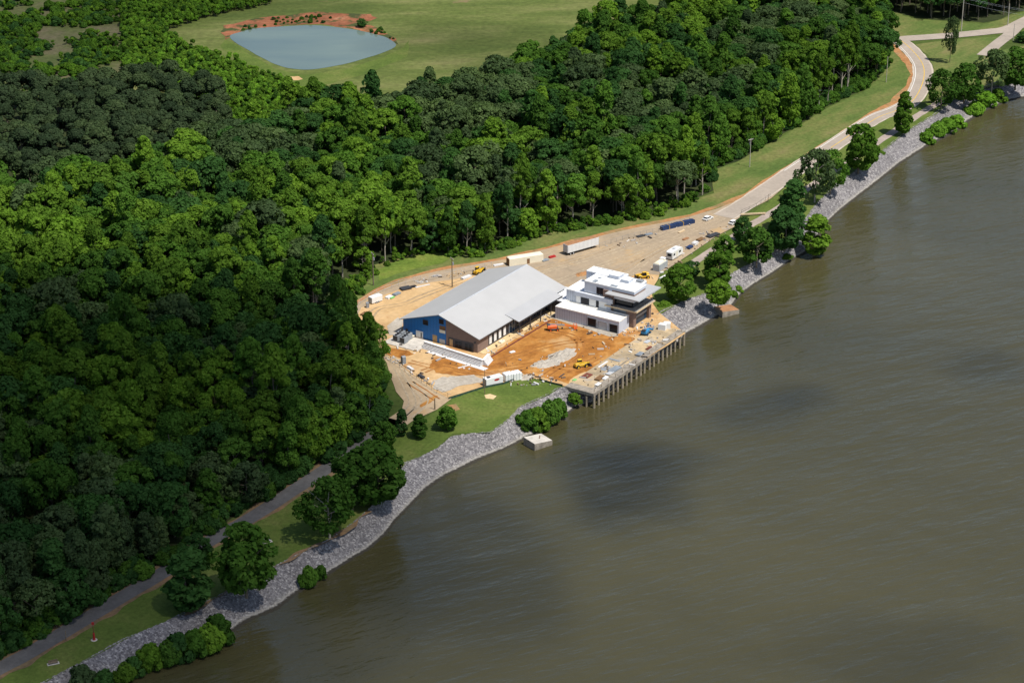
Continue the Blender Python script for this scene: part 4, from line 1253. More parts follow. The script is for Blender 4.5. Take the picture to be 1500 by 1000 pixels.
# ------------------------------------------------------------------ the wharf
wh = site_root('wharf', 28.0, 4.5, 'long concrete wharf on round piles beside the orange clay yard', 'wharf')
deck = MB()
deck.box(-28.0, 28.0, -4.7, 4.9, -0.75, 0.34)
dk = deck.build('deck', ground_mat('wharf_deck', [(0.3, (0.20, 0.17, 0.125)), (0.5, (0.42, 0.32, 0.195)), (0.7, (0.55, 0.41, 0.235))], 0.09, 0.5, detail_amt=0.25, extra=[(0.13, 0.55, 0.7, (0.34, 0.31, 0.27))]), wh)
B(-28.0, 28.0, -4.7, -2.6, .343, .36).build('worn_edge_strip', M['old_concrete'], wh)
B(-28.0, -25.0, -2.597, 4.9, .343, .36).build('worn_edge_strip', M['old_concrete'], wh)
B(-28.1, 28.1, -5.15, -4.703, -.55, 0.42).build('edge_beam', M['old_concrete'], wh)
B(-28.45, -28.003, -5.15, 4.9, -.55, 0.42).build('edge_beam', M['old_concrete'], wh)
for k in range(21):
    x = -27.6 + k * 2.76 + random.uniform(-.3, .3)
    lx_ = random.uniform(-.12, .12)
    MB().tube((x + lx_, -4.95, -6.5), (x, -4.85, -.55), random.uniform(.36, .46), 0.40, 10).build('pile', M['pile'], wh)
for k in range(13):
    x = -27.0 + k * 4.4
    MB().tube((x, -1.8, -6.5), (x, -1.8, -0.75), 0.36, 0.36, 8).build('inner_pile', M['old_concrete'], wh)
for y in (-2.6, -0.2, 2.3):
    MB().tube((-28.2, y, -6.5), (-28.2, y, -1.1), 0.36, 0.36, 9).build('pile', M['pile'], wh)
for k in range(14):
    x = -27.0 + k * 4.15
    MB().tube((x, -4.5, 0.34), (x, -4.5, 1.35), 0.07, 0.07, 6).build('bollard_post', M['pole_wood'], wh)

# ------------------------------------------------------------------ small helpers for things on the site
def at(name, px, py, label, cat, rz=0.0, z=0.0, group=None):
    r = empty(name, G(px, py) + Vector((0, 0, z)), rz)
    return tag(r, label, cat, group)


def face(p, q):
    a, b = G(*p), G(*q)
    return math.atan2(b.y - a.y, b.x - a.x)


def wheel(parent, x, y, r, w=0.35, rim='pale_metal', name='wheel'):
    t_ = MB().tube((x, y - w / 2, r), (x, y + w / 2, r), r, r, 14).build(name, M['black'], parent)
    MB().tube((x, y - w / 2 - .02, r), (x, y + w / 2 + .02, r), r * .5, r * .5, 8).build('rim', M[rim], t_)


def lump_mesh(seed, rx, ry, h, n=26, rough=0.35):
    """a low heap"""
    vs, fs = [], []
    for j in range(n):
        for i in range(n):
            u, v = i / (n - 1) * 2 - 1, j / (n - 1) * 2 - 1
            rr = u * u + v * v
            rr *= 1 + 0.7 * noise.noise(Vector((u * 1.8, v * 1.8, seed + 7))) + 0.5 * noise.noise(Vector((u * 4.5, v * 4.5, seed + 9)))
            z = (1 - rr if rr < 1 else -0.25) * (0.7 + rough * (noise.noise(Vector((u * 2.5, v * 2.5, seed))) + noise.noise(Vector((u * 6, v * 6, seed + 3)))))
            vs.append((u * rx, v * ry, z * h - 0.02))
    for j in range(n - 1):
        for i in range(n - 1):
            fs.append((j * n + i, j * n + i + 1, (j + 1) * n + i + 1, (j + 1) * n + i))
    return MB().add(vs, fs)


# heavy goods trailer
r_ = face((828, 375), (874, 362))
tr = at('semi_trailer', 851, 367.5, 'long white box semi trailer with rusty tan roof parked on the gravel', 'trailer', r_)
bd = MB()
bd.box(-6.9, 6.9, -1.3, 1.3, 1.15, 3.9)
body = bd.build('body', M['white'], tr)
rb = MB()
for k in range(23):
    x = -6.6 + k * .6
    rb.box(x - .03, x + .03, -1.36, -1.302, 1.2, 3.85).box(x - .03, x + .03, 1.302, 1.36, 1.2, 3.85)
rb.build('rib_frame', M['pale_metal'], body)
B(-6.85, 6.85, -1.26, 1.26, 3.904, 3.96).build('roof', M['rust'], tr)
B(-6.96, -6.904, -1.2, 1.2, 1.25, 3.8).build('rear_door', M['pale_metal'], tr)
B(-6.5, 6.5, -.5, .5, .8, 1.148).build('chassis', M['dark_metal'], tr)
for x in (-5.6, -4.3):
    for y in (-1.0, 1.0):
        wheel(tr, x, y, .5, .5)
for y in (-.8, .8):
    MB().beam((4.3, y, 0), (4.3, y, 1.0), .15, .15).build('landing_leg', M['dark_metal'], tr)

# cream wrapped long container behind the hall
r_ = face((742, 389), (794, 381))
ct = at('wrapped_container', 769, 385, 'long cream wrapped container behind the far end of the hall roof', 'container', r_)
MB().cham(-6.3, 6.3, -1.3, 1.3, 0.15, 2.9, .25).build('body', M['cream'], ct)
B(-6.38, -6.303, -1.25, 1.25, .2, 2.6).build('end_door', M['brown'], ct)
for x in (-5, 0, 5):
    B(x - .2, x + .2, -1.2, 1.2, 0, .148).build('skid', M['pole_wood'], ct)
B(.2, 1.2, -1.36, -1.303, .2, 1.9).build('dark_vent', M['brown'], ct)

# camper
r_ = face((977, 381), (1000, 367))
cp = at('camper_trailer', 988, 377, 'white camper trailer parked at the grass strip edge of the lot', 'camper', r_)
pr = [(-3.6, .55), (3.0, .55), (3.7, 1.1), (3.8, 2.2), (3.2, 3.05), (2.4, 3.25), (-3.4, 3.25), (-3.7, 2.9)]
MB().side(pr, -1.2, 1.2).build('body', M['white'], cp)
for (x0, x1, z0, z1, nm, mt) in ((-2.9, -1.8, 1.7, 2.4, 'window', 'glass'), (.9, 2.2, 1.7, 2.4, 'window', 'glass'), (-.9, -.1, .65, 2.6, 'door', 'cream')):
    B(x0, x1, -1.23, -1.202, z0, z1).build(nm, M[mt], cp)
    B(x0, x1, 1.202, 1.23, z0, z1).build(nm, M[mt], cp)
B(-3.74, -3.70, -.7, .7, 1.6, 2.5).build('window', M['glass'], cp)
B(-1.0, .2, -.5, .5, 3.253, 3.55).build('roof_vent', M['pale_metal'], cp)
B(-3.3, 3.3, -.45, .45, .35, .548).build('chassis', M['dark_metal'], cp)
for x in (-.7, .2):
    for y in (-1.05, 1.05):
        wheel(cp, x, y, .36, .25)
MB().beam((3.6, 0, .5), (5.0, 0, .45), .15, .12).build('drawbar', M['dark_metal'], cp)

# storage box beside it
r_ = face((958, 402), (980, 388))
bx = at('storage_container', 967, 394, 'pale grey open topped container with cream load beside the camper', 'container', r_)
MB().box(-2.9, 2.9, -1.25, 1.25, .1, 2.5).build('body', M['pale_metal'], bx)
rr = MB()
for k in range(11):
    rr.box(-2.75 + k * .55 - .04, -2.75 + k * .55 + .04, -1.31, -1.252, .2, 2.45)
rr.build('rib_frame', M['pale_metal'], bx)
MB().cham(-2.7, 2.2, -1.05, 1.05, 2.502, 3.2, .45).build('load', M['cream'], bx)
MB().cham(1.0, 2.4, -.9, .9, 3.2, 3.7, .2).build('load', M['white'], bx)

# flat navy row by the road
r_ = face((967, 339), (1018, 327))
nv = at('panel_row', 992.5, 332, 'long low navy blue row of stacked panels along the upper lot edge', 'panel stack', r_)
for k in range(7):
    x = -7.2 + k * 2.05
    B(x, x + 2.0, -.9, .9, .15, 1.45 + .08 * (k % 2)).build('panel_bundle', M['navy'], nv)
    B(x + .9, x + 1.05, -.93, .93, .12, 1.6).build('band', M['yellow' if k % 3 == 1 else 'navy'], nv)
for x in (-6, -2, 2, 6):
    B(x - .1, x + .1, -1, 1, 0, .148).build('bearer', M['timber'], nv)


def boom_lift(px, py, rz, paint, label, reach, basket):
    o = at('boom_lift', px, py, label, 'boom lift', rz)
    MB().cham(-1.5, 1.5, -.95, .95, .45, .95, .15).build('chassis', M['dark_metal'], o)
    for x in (-1.1, 1.1):
        for y in (-1.05, 1.05):
            wheel(o, x, y, .5, .4, paint)
    MB().cham(-2.0, 1.0, -.9, .9, .98, 2.0, .25).build('turntable', M[paint], o)
    MB().cham(-2.2, -1.2, -.7, .7, 2.003, 2.35, .15).build('engine_cover', M['dark_metal'], o)
    b1 = MB().beam((-1.3, 0, 2.2), (reach * .55, 0, 1.7), .35, .4).build('boom', M['grey_metal'], o)
    MB().beam((reach * .5, 0, 1.75), (reach, 0, 1.1), .25, .28).build('boom_extension', M[paint], b1)
    k_ = MB()
    x0 = reach + .1
    k_.box(x0, x0 + 1.0, -1.0, 1.0, .5, .56)
    for yy in (-1, 0, 1):
        for xx in (x0, x0 + 1.0):
            k_.box(xx - .04, xx + .04, yy - .04, yy + .04, .56, 1.6)
    for zz in (1.05, 1.6):
        k_.box(x0 - .04, x0 + 1.04, -1.04, -.96, zz, zz + .07).box(x0 - .04, x0 + 1.04, .96, 1.04, zz, zz + .07)
        k_.box(x0 - .04, x0 + .04, -.957, .957, zz, zz + .07).box(x0 + .96, x0 + 1.04, -.957, .957, zz, zz + .07)
    k_.build('basket', M[basket], o)
    return o


boom_lift(811, 484, face((805, 484), (845, 482)), 'orange', 'orange boom lift with its long boom stretched along the white wall', 6.3, 'orange')
boom_lift(946, 490, face((946, 490), (958, 479)), 'blue_paint', 'blue boom lift parked on the wharf end by the white wrapped bundles', 3.2, 'blue_paint')


def digger(px, py, rz, label, paint='yellow', fork=False, name='telehandler', cat='telehandler'):
    o = at(name, px, py, label, cat, rz)
    MB().cham(-2.1, 1.7, -.75, .75, .7, 1.4, .15).build('body', M[paint], o)
    for x in (-1.4, 1.4):
        for y in (-.95, .95):
            wheel(o, x, y, .62, .45, paint)
    cb = MB().side([(-1.0, 1.38), (.5, 1.38), (.35, 2.4), (-.8, 2.45)], .05, .8).build('cab', M['glass'], o)
    MB().cham(-.95, .45, .0, .85, 2.453, 2.6, .06).build('cab_roof', M[paint], cb)
    MB().cham(-2.2, -.9, -.7, .0, 1.402, 1.9, .2).build('engine_cover', M[paint], o)
    bm_ = MB().beam((-1.9, -.4, 1.9), (2.6, -.4, 1.35), .34, .38).build('boom', M[paint], o)
    if fork:
        f = MB()
        f.box(2.6, 2.75, -1.0, .6, .3, 1.5)
        f.box(2.75, 3.9, -.8, -.62, .3, .38).box(2.75, 3.9, .2, .38, .3, .38)
        f.build('fork', M['dark_metal'], bm_)
    else:
        MB().side([(2.5, .2), (3.5, .15), (3.3, .4), (2.8, 1.1), (2.5, 1.1)], -1.2, 1.0).build('bucket', M['dark_metal'], bm_)
    return o


digger(851, 538, face((845, 536), (864, 532)), 'yellow wheeled loader working on the orange clay near the wharf')
digger(942, 408, face((952, 404), (936, 406)), 'yellow and black loader between the storage container and the white building', fork=True)
digger(701, 401, face((694, 404), (709, 396)), 'yellow forklift loader showing over the hall roof beside the road', fork=True)

# trailer and heaps in the back yard
r_ = face((541, 446), (559, 440))
cg = at('cargo_trailer', 550, 443, 'small white enclosed cargo trailer at the curved end of the back yard', 'trailer', r_)
MB().cham(-2.2, 2.2, -1.0, 1.0, .5, 2.5, .12).build('body', M['white'], cg)
B(-2.24, -2.203, -.85, .85, .6, 2.3).build('rear_door', M['pale_metal'], cg)
for x in (-.45, .45):
    for y in (-1.05, 1.05):
        wheel(cg, x, y, .34, .22)
MB().beam((2.2, 0, .5), (3.4, 0, .45), .12, .1).build('drawbar', M['dark_metal'], cg)


def stack(px, py, p, q, L_, W_, H_, mat, label, cat='stack', tiers=3, name='material_stack', group=None, bearers=True, jitter=.12, z=0.0):
    """sheets or boards stacked on bearers, slightly out of line"""
    o = at(name, px, py, label, cat, face(p, q) if q else p, z=z, group=group)
    rr = random.Random(px * 7 + py)
    hz = 0.12 if bearers else 0.0
    if bearers:
        for x in (-L_ * .36, L_ * .36):
            B(x - .08, x + .08, -W_ / 2, W_ / 2, 0, .118).build('bearer', M['timber'], o)
    m = MB()
    for k in range(tiers):
        dx, dy = rr.uniform(-jitter, jitter), rr.uniform(-jitter, jitter)
        h = (H_ - hz) / tiers
        m.rbox(dx, dy, L_ * rr.uniform(.9, 1), W_ * rr.uniform(.88, 1), hz + k * h, hz + (k + 1) * h - .02, rr.uniform(-.03, .03))
    m.build('sheet_pack', M[mat], o)
    return o


AL = ((868, 577), (998, 490))          # along the wharf
stack(538, 451, (530, 446), (540, 464), 1.2, 1.0, 1.9, 'grey_metal', 'small grey generator box beside the white cargo trailer', 'generator', 1, 'generator')
stack(533, 461, (530, 464), (540, 458), 2.6, 1.3, .7, 'brown', 'low brown skip of scrap at the tip of the curved yard', 'scrap skip', 2, 'scrap_skip')
stack(570, 437, (565, 439), (585, 430), 2.6, 1.6, .8, 'white', 'white bagged material in the coloured row of the back yard', 'material')
stack(574, 437, (565, 439), (585, 430), 2.0, 1.2, .6, 'green', 'green sheet pack in the coloured row of the back yard', 'material')
stack(581, 432, (565, 439), (585, 430), 3.0, 1.6, .7, 'tarp_grey', 'blue grey covered material at the end of the coloured row', 'material')
stack(594, 424, (588, 426), (610, 421), 3.6, 2.4, .8, 'dark_metal', 'black pallet heap by the road side of the back yard', 'pallet stack', 4)
stack(604, 421, (588, 426), (610, 421), 2.6, 1.6, .5, 'black', 'black flat pile next to the pallet heap of the back yard', 'pallet stack', 2)
stack(619, 420, (588, 426), (630, 417), 5.5, .6, .4, 'white_block', 'bundle of white pipes on the sand of the back yard', 'pipe bundle', 2, 'pipe_bundle')
stack(683, 408, (676, 410), (692, 404), 4.2, 1.4, .8, 'white_block', 'white slabs by the hall roof edge near the yellow forklift', 'slab stack', 3)
stack(730, 389, (720, 391), (742, 387), 4.0, 1.2, .5, 'white_block', 'white boards by the brown end of the cream container', 'board stack', 2)
stack(798, 382, (794, 383), (804, 380), 2.6, 1.8, .5, 'tarp_grey', 'grey blue flat stack beyond the cream container', 'sheet stack', 2)
stack(809, 377.5, (804, 379), (814, 376), 2.8, 1.0, .7, 'red', 'red stack on the gravel beyond the cream container', 'sheet stack', 2)
stack(938, 347, (934, 348), (946, 345), 3.2, 1.6, .5, 'dark_metal', 'dark grating pile lying on the open gravel lot', 'grating stack', 2)
stack(950, 344, (946, 345), (958, 342), 3.0, 1.4, .5, 'tarp_grey', 'pale grey pile next to the dark grating on the open lot', 'sheet stack', 2)
stack(998, 340, (994, 342), (1002, 338), 3.6, .8, .5, 'timber', 'tan plank bundle in front of the navy panel row', 'plank stack', 3)
stack(1044, 346, (1034, 349), (1054, 342), 5.4, 2.2, .7, 'dark_metal', 'black panel pile at the grass strip end of the lot', 'panel stack', 3)
stack(1026, 352, (1020, 355), (1034, 348), 3.4, 1.6, .7, 'brown', 'orange brown scrap pile in the row along the grass strip', 'scrap pile', 3)
stack(1018, 358, (1014, 360), (1024, 354), 2.6, 1.6, .9, 'white_block', 'white rubble bags in the row along the grass strip', 'bag pile', 3)
stack(1010, 364, (1004, 367), (1014, 361), 3.0, 1.6, .9, 'navy', 'dark blue covered pile next to the camper', 'covered pile', 2)
stack(1004, 351, (1000, 354), (1012, 349), 3.0, 1.0, .5, 'rust', 'rust coloured bars lying in the lot above the camper', 'bar stack', 2)
stack(972, 407, (966, 410), (982, 402), 3.6, 1.3, .6, 'white', 'white jumbled boards beyond the storage container by the tree', 'board stack', 4, jitter=.4)
stack(983, 402, (966, 410), (986, 400), 1.6, 1.2, .6, 'white', 'small white sheet lying by the dense tree and storage container', 'board stack', 2)
# on the wharf
stack(860, 552, *AL, 3.4, 2.4, .6, 'maroon', 'dark red rusted steel stack at the near end of the wharf', 'steel stack', 3)
stack(878, 556, *AL, 3.6, 2.0, .5, 'brown', 'brown timber stack on the wharf beside the red steel', 'timber stack', 3, z=.34)
stack(883, 535, *AL, 6.0, .7, .5, 'white_block', 'long white beam bundle lying on the wharf yard', 'beam bundle', 2)
stack(878, 541, *AL, 4.6, 1.6, .35, 'tarp_grey', 'flat grey sheet stack between white beams and blue sheets', 'sheet stack', 2)
stack(888, 541, *AL, 4.2, 1.8, .45, 'grey_metal', 'grey sheet stack beside the long white beam bundle', 'sheet stack', 3)
stack(901, 529, (891, 526), (910, 531), 3.8, 1.0, .5, 'grey_metal', 'grey crosswise stack at the inner edge of the wharf', 'sheet stack', 2)
stack(900, 543, *AL, 5.0, 2.2, .5, 'tarp_grey', 'blue grey sheet pack in the middle of the wharf sheets', 'sheet stack', 3, z=.34)
stack(893, 549, *AL, 3.0, 1.6, .4, 'pale_metal', 'pale metal sheet pack close to the wharf edge beam', 'sheet stack', 2, z=.34)
stack(886, 556, *AL, 2.2, 1.4, .5, 'white', 'white wrapped pack near the wharf edge and brown timber', 'wrapped pack', 2, z=.34)
stack(876, 566, *AL, 2.2, 1.2, .5, 'white', 'white crumpled sheet at the near corner of the wharf', 'wrapped pack', 2, z=.34, jitter=.3)
stack(929, 514, *AL, 2.6, .7, .35, 'grey_metal', 'thin grey bar bundle alone on the tan middle of the wharf', 'bar bundle', 2)
stack(937, 521, *AL, 3.0, 1.6, .5, 'tarp_grey', 'blue grey sheet pack alone near the middle of the wharf edge', 'sheet stack', 3, z=.34)
stack(948, 502, *AL, 2.6, 1.6, .5, 'pale_metal', 'silver stack on the wharf between the blue lift and single sheets', 'sheet stack', 3)
stack(950, 512, *AL, 3.0, .8, .4, 'maroon', 'short rusty bar bundle near the far half of the wharf edge', 'bar bundle', 2, z=.34)
stack(915, 533, *AL, 6.5, .4, .3, 'old_concrete', 'long grey kerb beam lying along the wharf edge', 'beam', 1, z=.34)
stack(842, 558, *AL, 1.4, 1.0, .5, 'green', 'small pale green pack at the clay beside the wharf corner', 'material', 2)
stack(823, 551, (818, 556), (830, 547), 3.2, .4, .4, 'dark_metal', 'dark steel bars dropped on the orange clay', 'bar bundle', 2)
stack(750, 517, (745, 518), (756, 515), 1.8, 1.1, .6, 'white', 'white bag lying alone on the orange clay near the hall', 'bag', 2, jitter=.25)
for (px, py, rz_, lab) in ((970, 484, .2, 'white wrapped upright bundle nearer to the blue boom lift'), (976.5, 482, .5, 'white wrapped upright bundle nearer to the far wharf corner')):
    o = at('wrapped_bundle', px, py, lab, 'bundle', ANG + rz_)
    MB().cham(-.7, .7, -1.2, 1.2, .1, 2.6, .4).build('wrap', M['white'], o)
    B(-.72, .72, -.9, .9, 0, .098).build('pallet', M['timber'], o)
for (px, py, lab) in ((744, 557, 'white wrapped block nearer to the white banner box'), (756, 555, 'white wrapped block nearer to the heap of pale stones')):
    o = at('wrapped_block', px, py, lab, 'bundle', face((740, 558), (762, 553)))
    MB().cham(-1.35, 1.35, -1.2, 1.2, .1, 2.5, .2).build('wrap', M['white'], o)
    for x in (-.5, .5):
        B(x - .07, x + .07, -1.23, 1.23, .12, 2.53).build('strap', M['pale_metal'], o)

# white site box with red sign
r_ = face((710, 568), (734, 562))
sb = at('site_office_box', 722, 563, 'white site box with a red emblem on its side above the lawn', 'site box', r_)
B(-2.9, 2.9, -1.1, 1.1, .15, 2.6).build('body', M['white'], sb)
B(-2.95, -2.903, -1.0, 1.0, .3, 2.4).build('end_door', M['grey_metal'], sb)
B(-2.0, -1.0, -.4, .4, 2.603, 2.9).build('roof_vent', M['dark_metal'], sb)
em = MB()
n_ = 18
em.add([(0.75 + math.cos(2 * math.pi * i / n_) * .95, -1.115, 1.85 + math.sin(2 * math.pi * i / n_) * .36) for i in range(n_)] + [(0.75 + math.cos(2 * math.pi * i / n_) * .95, -1.102, 1.85 + math.sin(2 * math.pi * i / n_) * .36) for i in range(n_)],
       [tuple(range(n_))] + [(i, (i + 1) % n_, n_ + (i + 1) % n_, n_ + i) for i in range(n_)])
em.build('red_emblem', M['red'], sb)
for x in (-2.4, 2.4):
    B(x - .15, x + .15, -1.0, 1.0, 0, .148).build('skid', M['timber'], sb)

# portable toilet, junk along the fence
o = at('portable_toilet', 591, 533, 'dark grey portable toilet standing inside the fence by the access drive', 'portable toilet', face((556, 518), (657, 583)))
MB().cham(-.6, .6, -.6, .6, .1, 2.4, .12).build('cabin', M['tarp_grey'], o)
MB().side([(-.62, 2.4), (.62, 2.4), (.3, 2.65), (-.3, 2.65)], -.6, .6).build('roof', M['grey_metal'], o)
B(-.62, -.602, -.4, .4, .15, 2.1).build('door', M['dark_metal'], o)
stack(601, 541, (556, 518), (657, 583), 2.6, 1.0, .8, 'white_block', 'white and grey junk pile inside the fence near the toilet', 'junk pile', 4, jitter=.3)
stack(617, 553, (556, 518), (657, 583), 3.0, 1.0, .8, 'dark_metal', 'dark scrap pile along the middle of the drive fence', 'junk pile', 3, jitter=.25)

# chillers on their pad
pad = at('equipment_pad', 590, 502, 'pale concrete pad under the grey cooling units by the blue wall', 'concrete pad', ANG)
B(-3.6, 5.0, -8.0, 5.0, -.1, .35).build('slab', M['concrete'], pad)
B(-3.7, -3.603, -8.0, 5.0, -.1, .2).build('edge_board', M['pole_wood'], pad)
for i, (px, py, lab) in enumerate(((582, 500, 'grey cooling unit at the near corner of the concrete pad'), (588, 495, 'grey cooling unit behind the near corner unit'), (592, 503, 'grey cooling unit nearer to the white screen wall'), (598, 498, 'grey cooling unit between the others and the white screen'))):
    o = at('cooling_unit', px, py, lab, 'cooling unit', ANG, z=.35, group='cooling units on the pad')
    MB().box(-1.1, 1.1, -.9, .9, .12, 2.0).build('cabinet', M['grey_metal'], o)
    B(-1.0, 1.0, -.8, .8, 0, .118).build('base_frame', M['dark_metal'], o)
    for x in (-.5, .5):
        MB().tube((x, 0, 2.0), (x, 0, 2.25), .45, .42, 12).build('fan', M['black'], o)
    B(-1.13, -1.103, -.8, .8, .4, 1.8).build('louver', M['dark_metal'], o)
o = at('screen_wall', 616, 496, 'white screen wall panel with a slot beside the cooling units', 'screen wall', ANG)
B(-.15, .15, -1.0, 1.6, 0, 2.6).build('panel', M['white'], o)
B(.153, 2.4, -1.0, -.75, 0, 2.6).build('side_panel', M['white'], o)
B(-.18, -.153, -.6, -.2, .5, 2.2).build('slot', M['dark_metal'], o)
stack(604, 494, (600, 497), (612, 490), 2.8, 1.6, .5, 'cream', 'cream board pile between the cooling units and the blue wall', 'board pile', 3, jitter=.3, z=.35)
stack(628, 498, (622, 497), (634, 501), 2.0, .7, .6, 'red', 'red material at the foot of the blue wall', 'material', 2)

# white block retaining wall before the gable
def site_line_wall(name, a, b, h, th, mat, label, cat, courses=0, cap=None):
    p, q = G(*a), G(*b)
    d = q - p
    o = empty(name, (p + q) / 2, math.atan2(d.y, d.x))
    tag(o, label, cat)
    L_ = d.length
    n = max(1, courses)
    m = MB()
    for k in range(n):
        off_ = .24 * (n - 1 - k)
        m.box(-L_ / 2, L_ / 2, -th / 2 - off_, th / 2, h * k / n, h * (k + 1) / n - (.025 if courses else 0))
    m.build('courses', M[mat], o)
    if cap:
        B(-L_ / 2 - .1, L_ / 2 + .1, -th / 2 - .12, th / 2 + .12, h, h + .18).build('cap', M[cap], o)
    return o


site_line_wall('retaining_wall', (622, 509), (707, 536), 2.0, .6, 'white_block', 'long white block retaining wall before the brown end of the hall', 'retaining wall', 6, 'white')
site_line_wall('return_wall', (708, 536), (716, 527), 1.9, .6, 'white_block', 'short white return wall at the corner beside the clay', 'retaining wall', 6, 'white')
site_line_wall('footing_strip', (628, 515), (712, 542), .25, 2.2, 'white_block', 'white concrete footing strip along the front of the retaining wall', 'footing')
site_line_wall('path_slab', (630, 507), (702, 529), .3, 3.2, 'white_block', 'pale slab between the retaining wall and the brown brick', 'slab')
site_line_wall('kerb_board', (716, 526), (806, 471), .45, .4, 'maroon', 'thin dark red board edging the sand strip along the hall', 'edging board')
site_line_wall('white_plank', (671, 540), (690, 535), .3, .6, 'white_block', 'white plank lying on the clay before the retaining wall', 'plank')
stack(645, 514, (638, 514), (652, 514), 3.2, 2.0, 1.5, 'white', 'white block pallets stacked against the retaining wall', 'block stack', 3, jitter=.2)
stack(735, 502, (726, 507), (745, 496), 2.2, 1.2, .7, 'cream', 'cream board stack on the sand strip by the hall windows', 'board stack', 3)
stack(762, 487, (756, 491), (770, 482), 2.6, 1.0, .7, 'brown', 'brown material on the sand strip under the canopy', 'material', 3)
stack(780, 478, (775, 481), (788, 472), 2.4, 1.0, .8, 'timber', 'timber pack on the sand strip at the far canopy end', 'timber pack', 3)

# heaps
o = tag(lump_mesh(3.0, 7.5, 4.2, 1.3).build('stone_heap', M['grey_gravel'], None), 'low heap of pale broken stone in the middle of the orange clay', 'heap')
o.location = G(822, 523); o.rotation_euler = (0, 0, ANG)
o = tag(lump_mesh(6.0, 5.5, 3.4, 0.9).build('stone_heap', M['grey_gravel'], None), 'flatter grey stone heap nearer the lawn on the orange clay', 'heap')
o.location = G(798, 534); o.rotation_euler = (0, 0, ANG - .5)
o = tag(lump_mesh(9.0, 3.4, 2.0, 0.7).build('stone_heap', M['grey_gravel'], None), 'pale stone rubble beside the white wrapped blocks and lawn', 'heap')
o.location = G(772, 553); o.rotation_euler = (0, 0, .6)
o = tag(lump_mesh(12.0, 3.0, 2.0, .9).build('soil_heap', M['clay_edge'], None), 'small orange soil heap on the lot behind the white building', 'heap')
o.location = G(853, 402); o.rotation_euler = (0, 0, .6)

# mooring blocks in the water
def mooring(px, py, ang, lx, ly, label, mat, post=True):
    o = empty('mooring_block', G(px, py, WATER_Z), ang)
    tag(o, label, 'mooring block')
    MB().add([(-lx, -ly, -2), (lx, -ly, -2), (lx, ly, -2), (-lx, ly, -2), (-lx, -ly, 2.1), (lx, -ly, 1.4), (lx, ly, 1.6), (-lx, ly, 2.3)],
             [(0, 3, 2, 1), (4, 5, 6, 7), (0, 1, 5, 4), (1, 2, 6, 5), (2, 3, 7, 6), (3, 0, 4, 7)]).build('block', M['old_concrete'], o)
    MB().add([(-lx + .05, -ly + .05, 2.105), (lx - .05, -ly + .05, 1.42), (lx - .05, ly - .05, 1.62), (-lx + .05, ly - .05, 2.305), (-lx + .05, -ly + .05, 2.14), (lx - .05, -ly + .05, 1.46), (lx - .05, ly - .05, 1.66), (-lx + .05, ly - .05, 2.34)],
             [(0, 3, 2, 1), (4, 5, 6, 7), (0, 1, 5, 4), (1, 2, 6, 5), (2, 3, 7, 6), (3, 0, 4, 7)]).build('top', M[mat], o)
    if post:
        MB().tube((.6, 0, 1.6), (.75, 0.1, 2.7), .14, .12, 7).build('bollard', M['maroon'], o)
    return o


mooring(788, 651, ANG - .35, 3.2, 2.6, 'tilted pale concrete mooring block with a rusty stub in front of the bushes', 'concrete')
mooring(1064, 459, ANG - .45, 3.4, 2.4, 'brown topped mooring block at the water below the bright small tree', 'rust', False)

# ------------------------------------------------------------------ worn marks and scattered bits
M['track'] = ground_mat('tyre_track_soil', [(0.3, (0.30, 0.22, 0.135)), (0.7, (0.40, 0.29, 0.17))], 0.2, 0.8)
M['track_clay'] = ground_mat('tyre_track_clay', [(0.3, (0.26, 0.105, 0.028)), (0.7, (0.36, 0.155, 0.042))], 0.2, 0.8)
M['dust'] = ground_mat('pale_dust', [(0.3, (0.36, 0.285, 0.195)), (0.7, (0.43, 0.345, 0.235))], 0.2, 0.8)
TRACKS = [
    ([(540, 466), (556, 452), (590, 446), (630, 430), (690, 408)], 'track', .2),
    ([(800, 420), (860, 396), (930, 372), (1000, 345), (1060, 320)], 'dust', .17), ([(790, 400), (850, 384), (920, 362), (1000, 334), (1080, 305)], 'dust', .17), ([(860, 410), (900, 400), (940, 380), (980, 360)], 'track', .17),
    ([(760, 400), (800, 392), (850, 378), (900, 360)], 'track', .17), ([(890, 420), (930, 396), (960, 372), (1010, 350)], 'dust', .17),
    ([(572, 520), (592, 560), (604, 590), (585, 614)], 'dust', .17), ([(582, 534), (606, 566), (622, 588), (598, 612)], 'dust', .17), ([(600, 560), (640, 586)], 'track_clay', .17),
    ([(720, 532), (760, 520), (800, 508), (850, 500), (900, 500)], 'track_clay', .23), ([(740, 540), (790, 534), (840, 540), (880, 522)], 'track_clay', .23), ([(800, 550), (830, 530), (850, 512), (840, 494), (800, 484)], 'track_clay', .23),
    ([(620, 545), (650, 535), (690, 545), (720, 550)], 'track_clay', .23), ([(600, 530), (640, 540), (690, 552)], 'track_clay', .20),
]
for k, (pp_, mt, z) in enumerate(TRACKS):
    for off_ in (-1.0, 1.0):
        ribbon('tyre_track', pp_, .55, z + .012, M[mt], offset=off_, rag=.35, sub=14)

t = NT('mixed_debris')
at_ = t.n("ShaderNodeAttribute", attribute_name="tint")
M['debris'] = t.bsdf(t.ramp(at_.outputs['Fac'], [(0.0, (0.05, 0.05, 0.055)), (0.2, (0.16, 0.10, 0.06)), (0.4, (0.55, 0.42, 0.26)), (0.6, (0.32, 0.32, 0.33)), (0.8, (0.50, 0.46, 0.40)), (0.97, (0.70, 0.69, 0.67))]), 0.8, 0.2)


